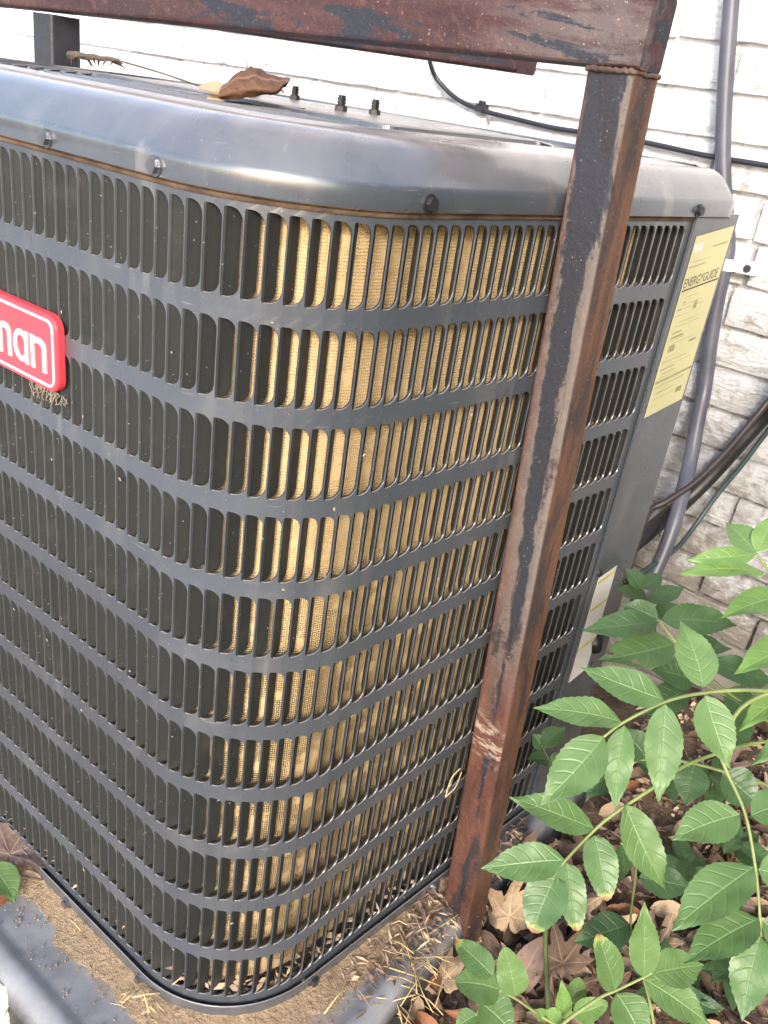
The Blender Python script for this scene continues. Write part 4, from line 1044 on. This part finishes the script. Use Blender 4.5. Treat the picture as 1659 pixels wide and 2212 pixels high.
# fallen green leaf on top of the brown one
b = on(-25, 1865, 2, .104); t_ = on(34, 1950, 2, .092)
o = place_leaf(None, b, t_, .040, M['leafA'], up=(0, 0, 1), name='fallen_green_leaf', droop=.05); tag(o, 'fallen green leaf lying on the purplish dead leaf at the left edge', 'leaf')
# dead leaf and twig on the cap
b = on(540, 205, 2, 1.008)
lf = empty('curled_leaf', b); tag(lf, 'curled russet brown dead leaf resting on top of the condenser cap', 'dead leaf')
def capleaf(u0, v0, u1, v1, d0, d1, wid, mat, seed, up, fold, droop):
    o = place_leaf(lf, dep(u0, v0, d0), dep(u1, v1, d1), wid, M[mat], up=up, name='leaf_lobe', droop=droop, serr=False, fold=fold, blunt=True); return o
DL = .745
rows = [[(478, 215, .735), (515, 213, .735), (560, 207, .735), (598, 204, .735), (612, 188, .74)],
        [(470, 208, .728), (505, 192, .728), (548, 187, .726), (590, 190, .728), (622, 178, .735)],
        [(482, 184, .74), (515, 156, .745), (548, 146, .75), (586, 160, .75), (628, 171, .745)],
        [(500, 200, .77), (530, 178, .775), (560, 172, .78), (590, 180, .775), (618, 188, .765)]]
cols = [spline([dep(*q) for q in rw], 5) for rw in rows]
V = []; F = []; UV = []; nc = len(cols[0])
for i in range(nc):
    sp_ = spline([c[i] for c in cols], 4)
    for k, q in enumerate(sp_): V.append(q + Vector((0, 0, .0022 * nz(i * .55, k * .7, 3.3)))); UV.append((k / (len(sp_) - 1) * 2 - 1, i / (nc - 1)))
m_ = len(V) // nc
for i in range(nc - 1):
    for k in range(m_ - 1): a = i * m_ + k; F.append((a, a + 1, a + m_ + 1, a + m_))
o = obj('leaf_blade', V, F, M['dead5'], smooth=True, uv=UV); keep(o, lf)
capleaf(500, 206, 428, 188, DL, DL, .018, 'dead1', 4, (0, -.6, .8), .4, .1)
capleaf(490, 212, 446, 214, DL - .005, DL + .002, .012, 'dead1', 5, (.2, -.8, .4), .3, .0)
V, F = tube(spline([dep(470, 200, DL), dep(425, 184, DL + .01), dep(340, 155, DL + .05), dep(250, 129, DL + .1)], 5), .0009, 6); o = obj('leaf_stem', V, F, M['twig']); keep(o, lf)
tw = empty('dried_twig', dep(200, 126, DL + .12)); tag(tw, 'dark dried twig with seed tufts lying on the fan guard', 'twig')
V = []; F = []; r2 = random.Random(3)
P0, P1 = dep(256, 131, DL + .10), dep(150, 119, DL + .15)
tube([P0.lerp(P1, k / 6) + Vector((0, 0, .001 * (k % 2))) for k in range(7)], lambda t: .0020 + .0022 * t, 6, V, F)
for k in range(26):
    t = r2.random(); q = P0.lerp(P1, t); d = Vector((r2.uniform(-1, 1), r2.uniform(-1, 1), r2.uniform(-.9, .15))).normalized() * r2.uniform(.006, .013)
    tube([q, q + d], lambda t: .0016 * (1 - t) + .0003, 4, V, F)
o = obj('twig', V, F, M['twig']); keep(o, tw)
hero(650, 247, 1.0115, 'simple', 'dead1', .012, 51, 'tiny tan leaf crumb on the cap shoulder', (0, 0, .4), .6)
hero(607, 203, 1.013, 'simple', 'dead1', .014, 52, 'tiny pale leaf crumb next to the curled leaf on the cap', (.4, 0, 1.4), 1.2)

# straw
V = []; F = []; r3 = random.Random(9)
def straw(p, a, L, el=0.0, r=.0009):
    d = Vector((math.cos(a) * math.cos(el), math.sin(a) * math.cos(el), math.sin(el))) * L; m = p + d * .5 + Vector((r3.uniform(-.003, .003), r3.uniform(-.003, .003), .002))
    tube([p, m, p + d], r, 5, V, F)
for k in range(95):
    b = on(r3.gauss(890, 34), r3.gauss(2065, 46), 2, .085)
    if b.x < .175: continue
    straw(Vector((b.x, b.y, .05 + .05 * r3.random())), r3.uniform(0, 6.28), r3.uniform(.02, .06), r3.uniform(-.5, .2), r3.uniform(.0004, .0009))
b = on(735, 2030, 2, .092); straw(Vector(b), .35, .020); b = on(860, 2065, 2, .094); 
for (u0, v0, u1, v1, z0, z1) in ((840, 2090, 965, 2135, .098, .06), (870, 2060, 990, 1975, .07, .10), (308, 2135, 322, 2188, .098, .093), (285, 2155, 345, 2145, .096, .096), (262, 2168, 300, 2140, .093, .094), (318, 2172, 335, 2185, .093, .093), (150, 1985, 175, 2010, .096, .095), (700, 2190, 755, 2120, .093, .093), (905, 1985, 945, 1950, .05, .06)):
    p0, p1 = on(u0, v0, 2, z0), on(u1, v1, 2, z1); tube([p0, p0.lerp(p1, .5) + Vector((0, 0, .002)), p1], .0010, 5, V, F)
for k in range(14):
    b = on(r3.uniform(250, 480), r3.uniform(2130, 2205), 2, .093)
    if b.y < -.14 or b.x > .14: straw(Vector(b), r3.uniform(0, 6.28), r3.uniform(.008, .02), 0, .0005)
tag(obj('dry_straw', V, F, M['straw'], smooth=True), 'dry yellow straw scattered by the pad corner and post foot', 'straw', kind='stuff')
# straw wisp caught on the post
p0, p1, p2 = dep(994, 1660, .985), dep(968, 1700, .98), dep(962, 1722, .985)
V, F = tube(spline([p0, dep(975, 1682, .98), p2], 5), .0008, 5); tube(spline([dep(997, 1668, .985), dep(984, 1700, .98), p2], 5), .0007, 5, V, F)
tag(obj('grass_wisp', V, F, M['straw']), 'pale dry grass wisp caught on the rusty post', 'grass wisp')
# pale stone at lower left
bm = bmesh.new(); bmesh.ops.create_icosphere(bm, subdivisions=4, radius=.045)
for v in bm.verts:
    n = v.co.normalized(); v.co = Vector((v.co.x * 1.1, v.co.y * .8, v.co.z * .8)) * (1 + .22 * nz(n.x, n.y, n.z, 1.6) + .10 * nz(n.x, n.y, n.z, 4.5) + .04 * nz(n.x, n.y, n.z, 11))
me = bpy.data.meshes.new('pale_stone'); bm.to_mesh(me); bm.free(); me.materials.append(M['rock'])
o = link('pale_stone', me); c = on(8, 2122, 2, .045); o.location = (c.x, c.y - .012, .036); tag(o, 'pale chalky stone on the ground at the lower left beside the pad', 'stone')
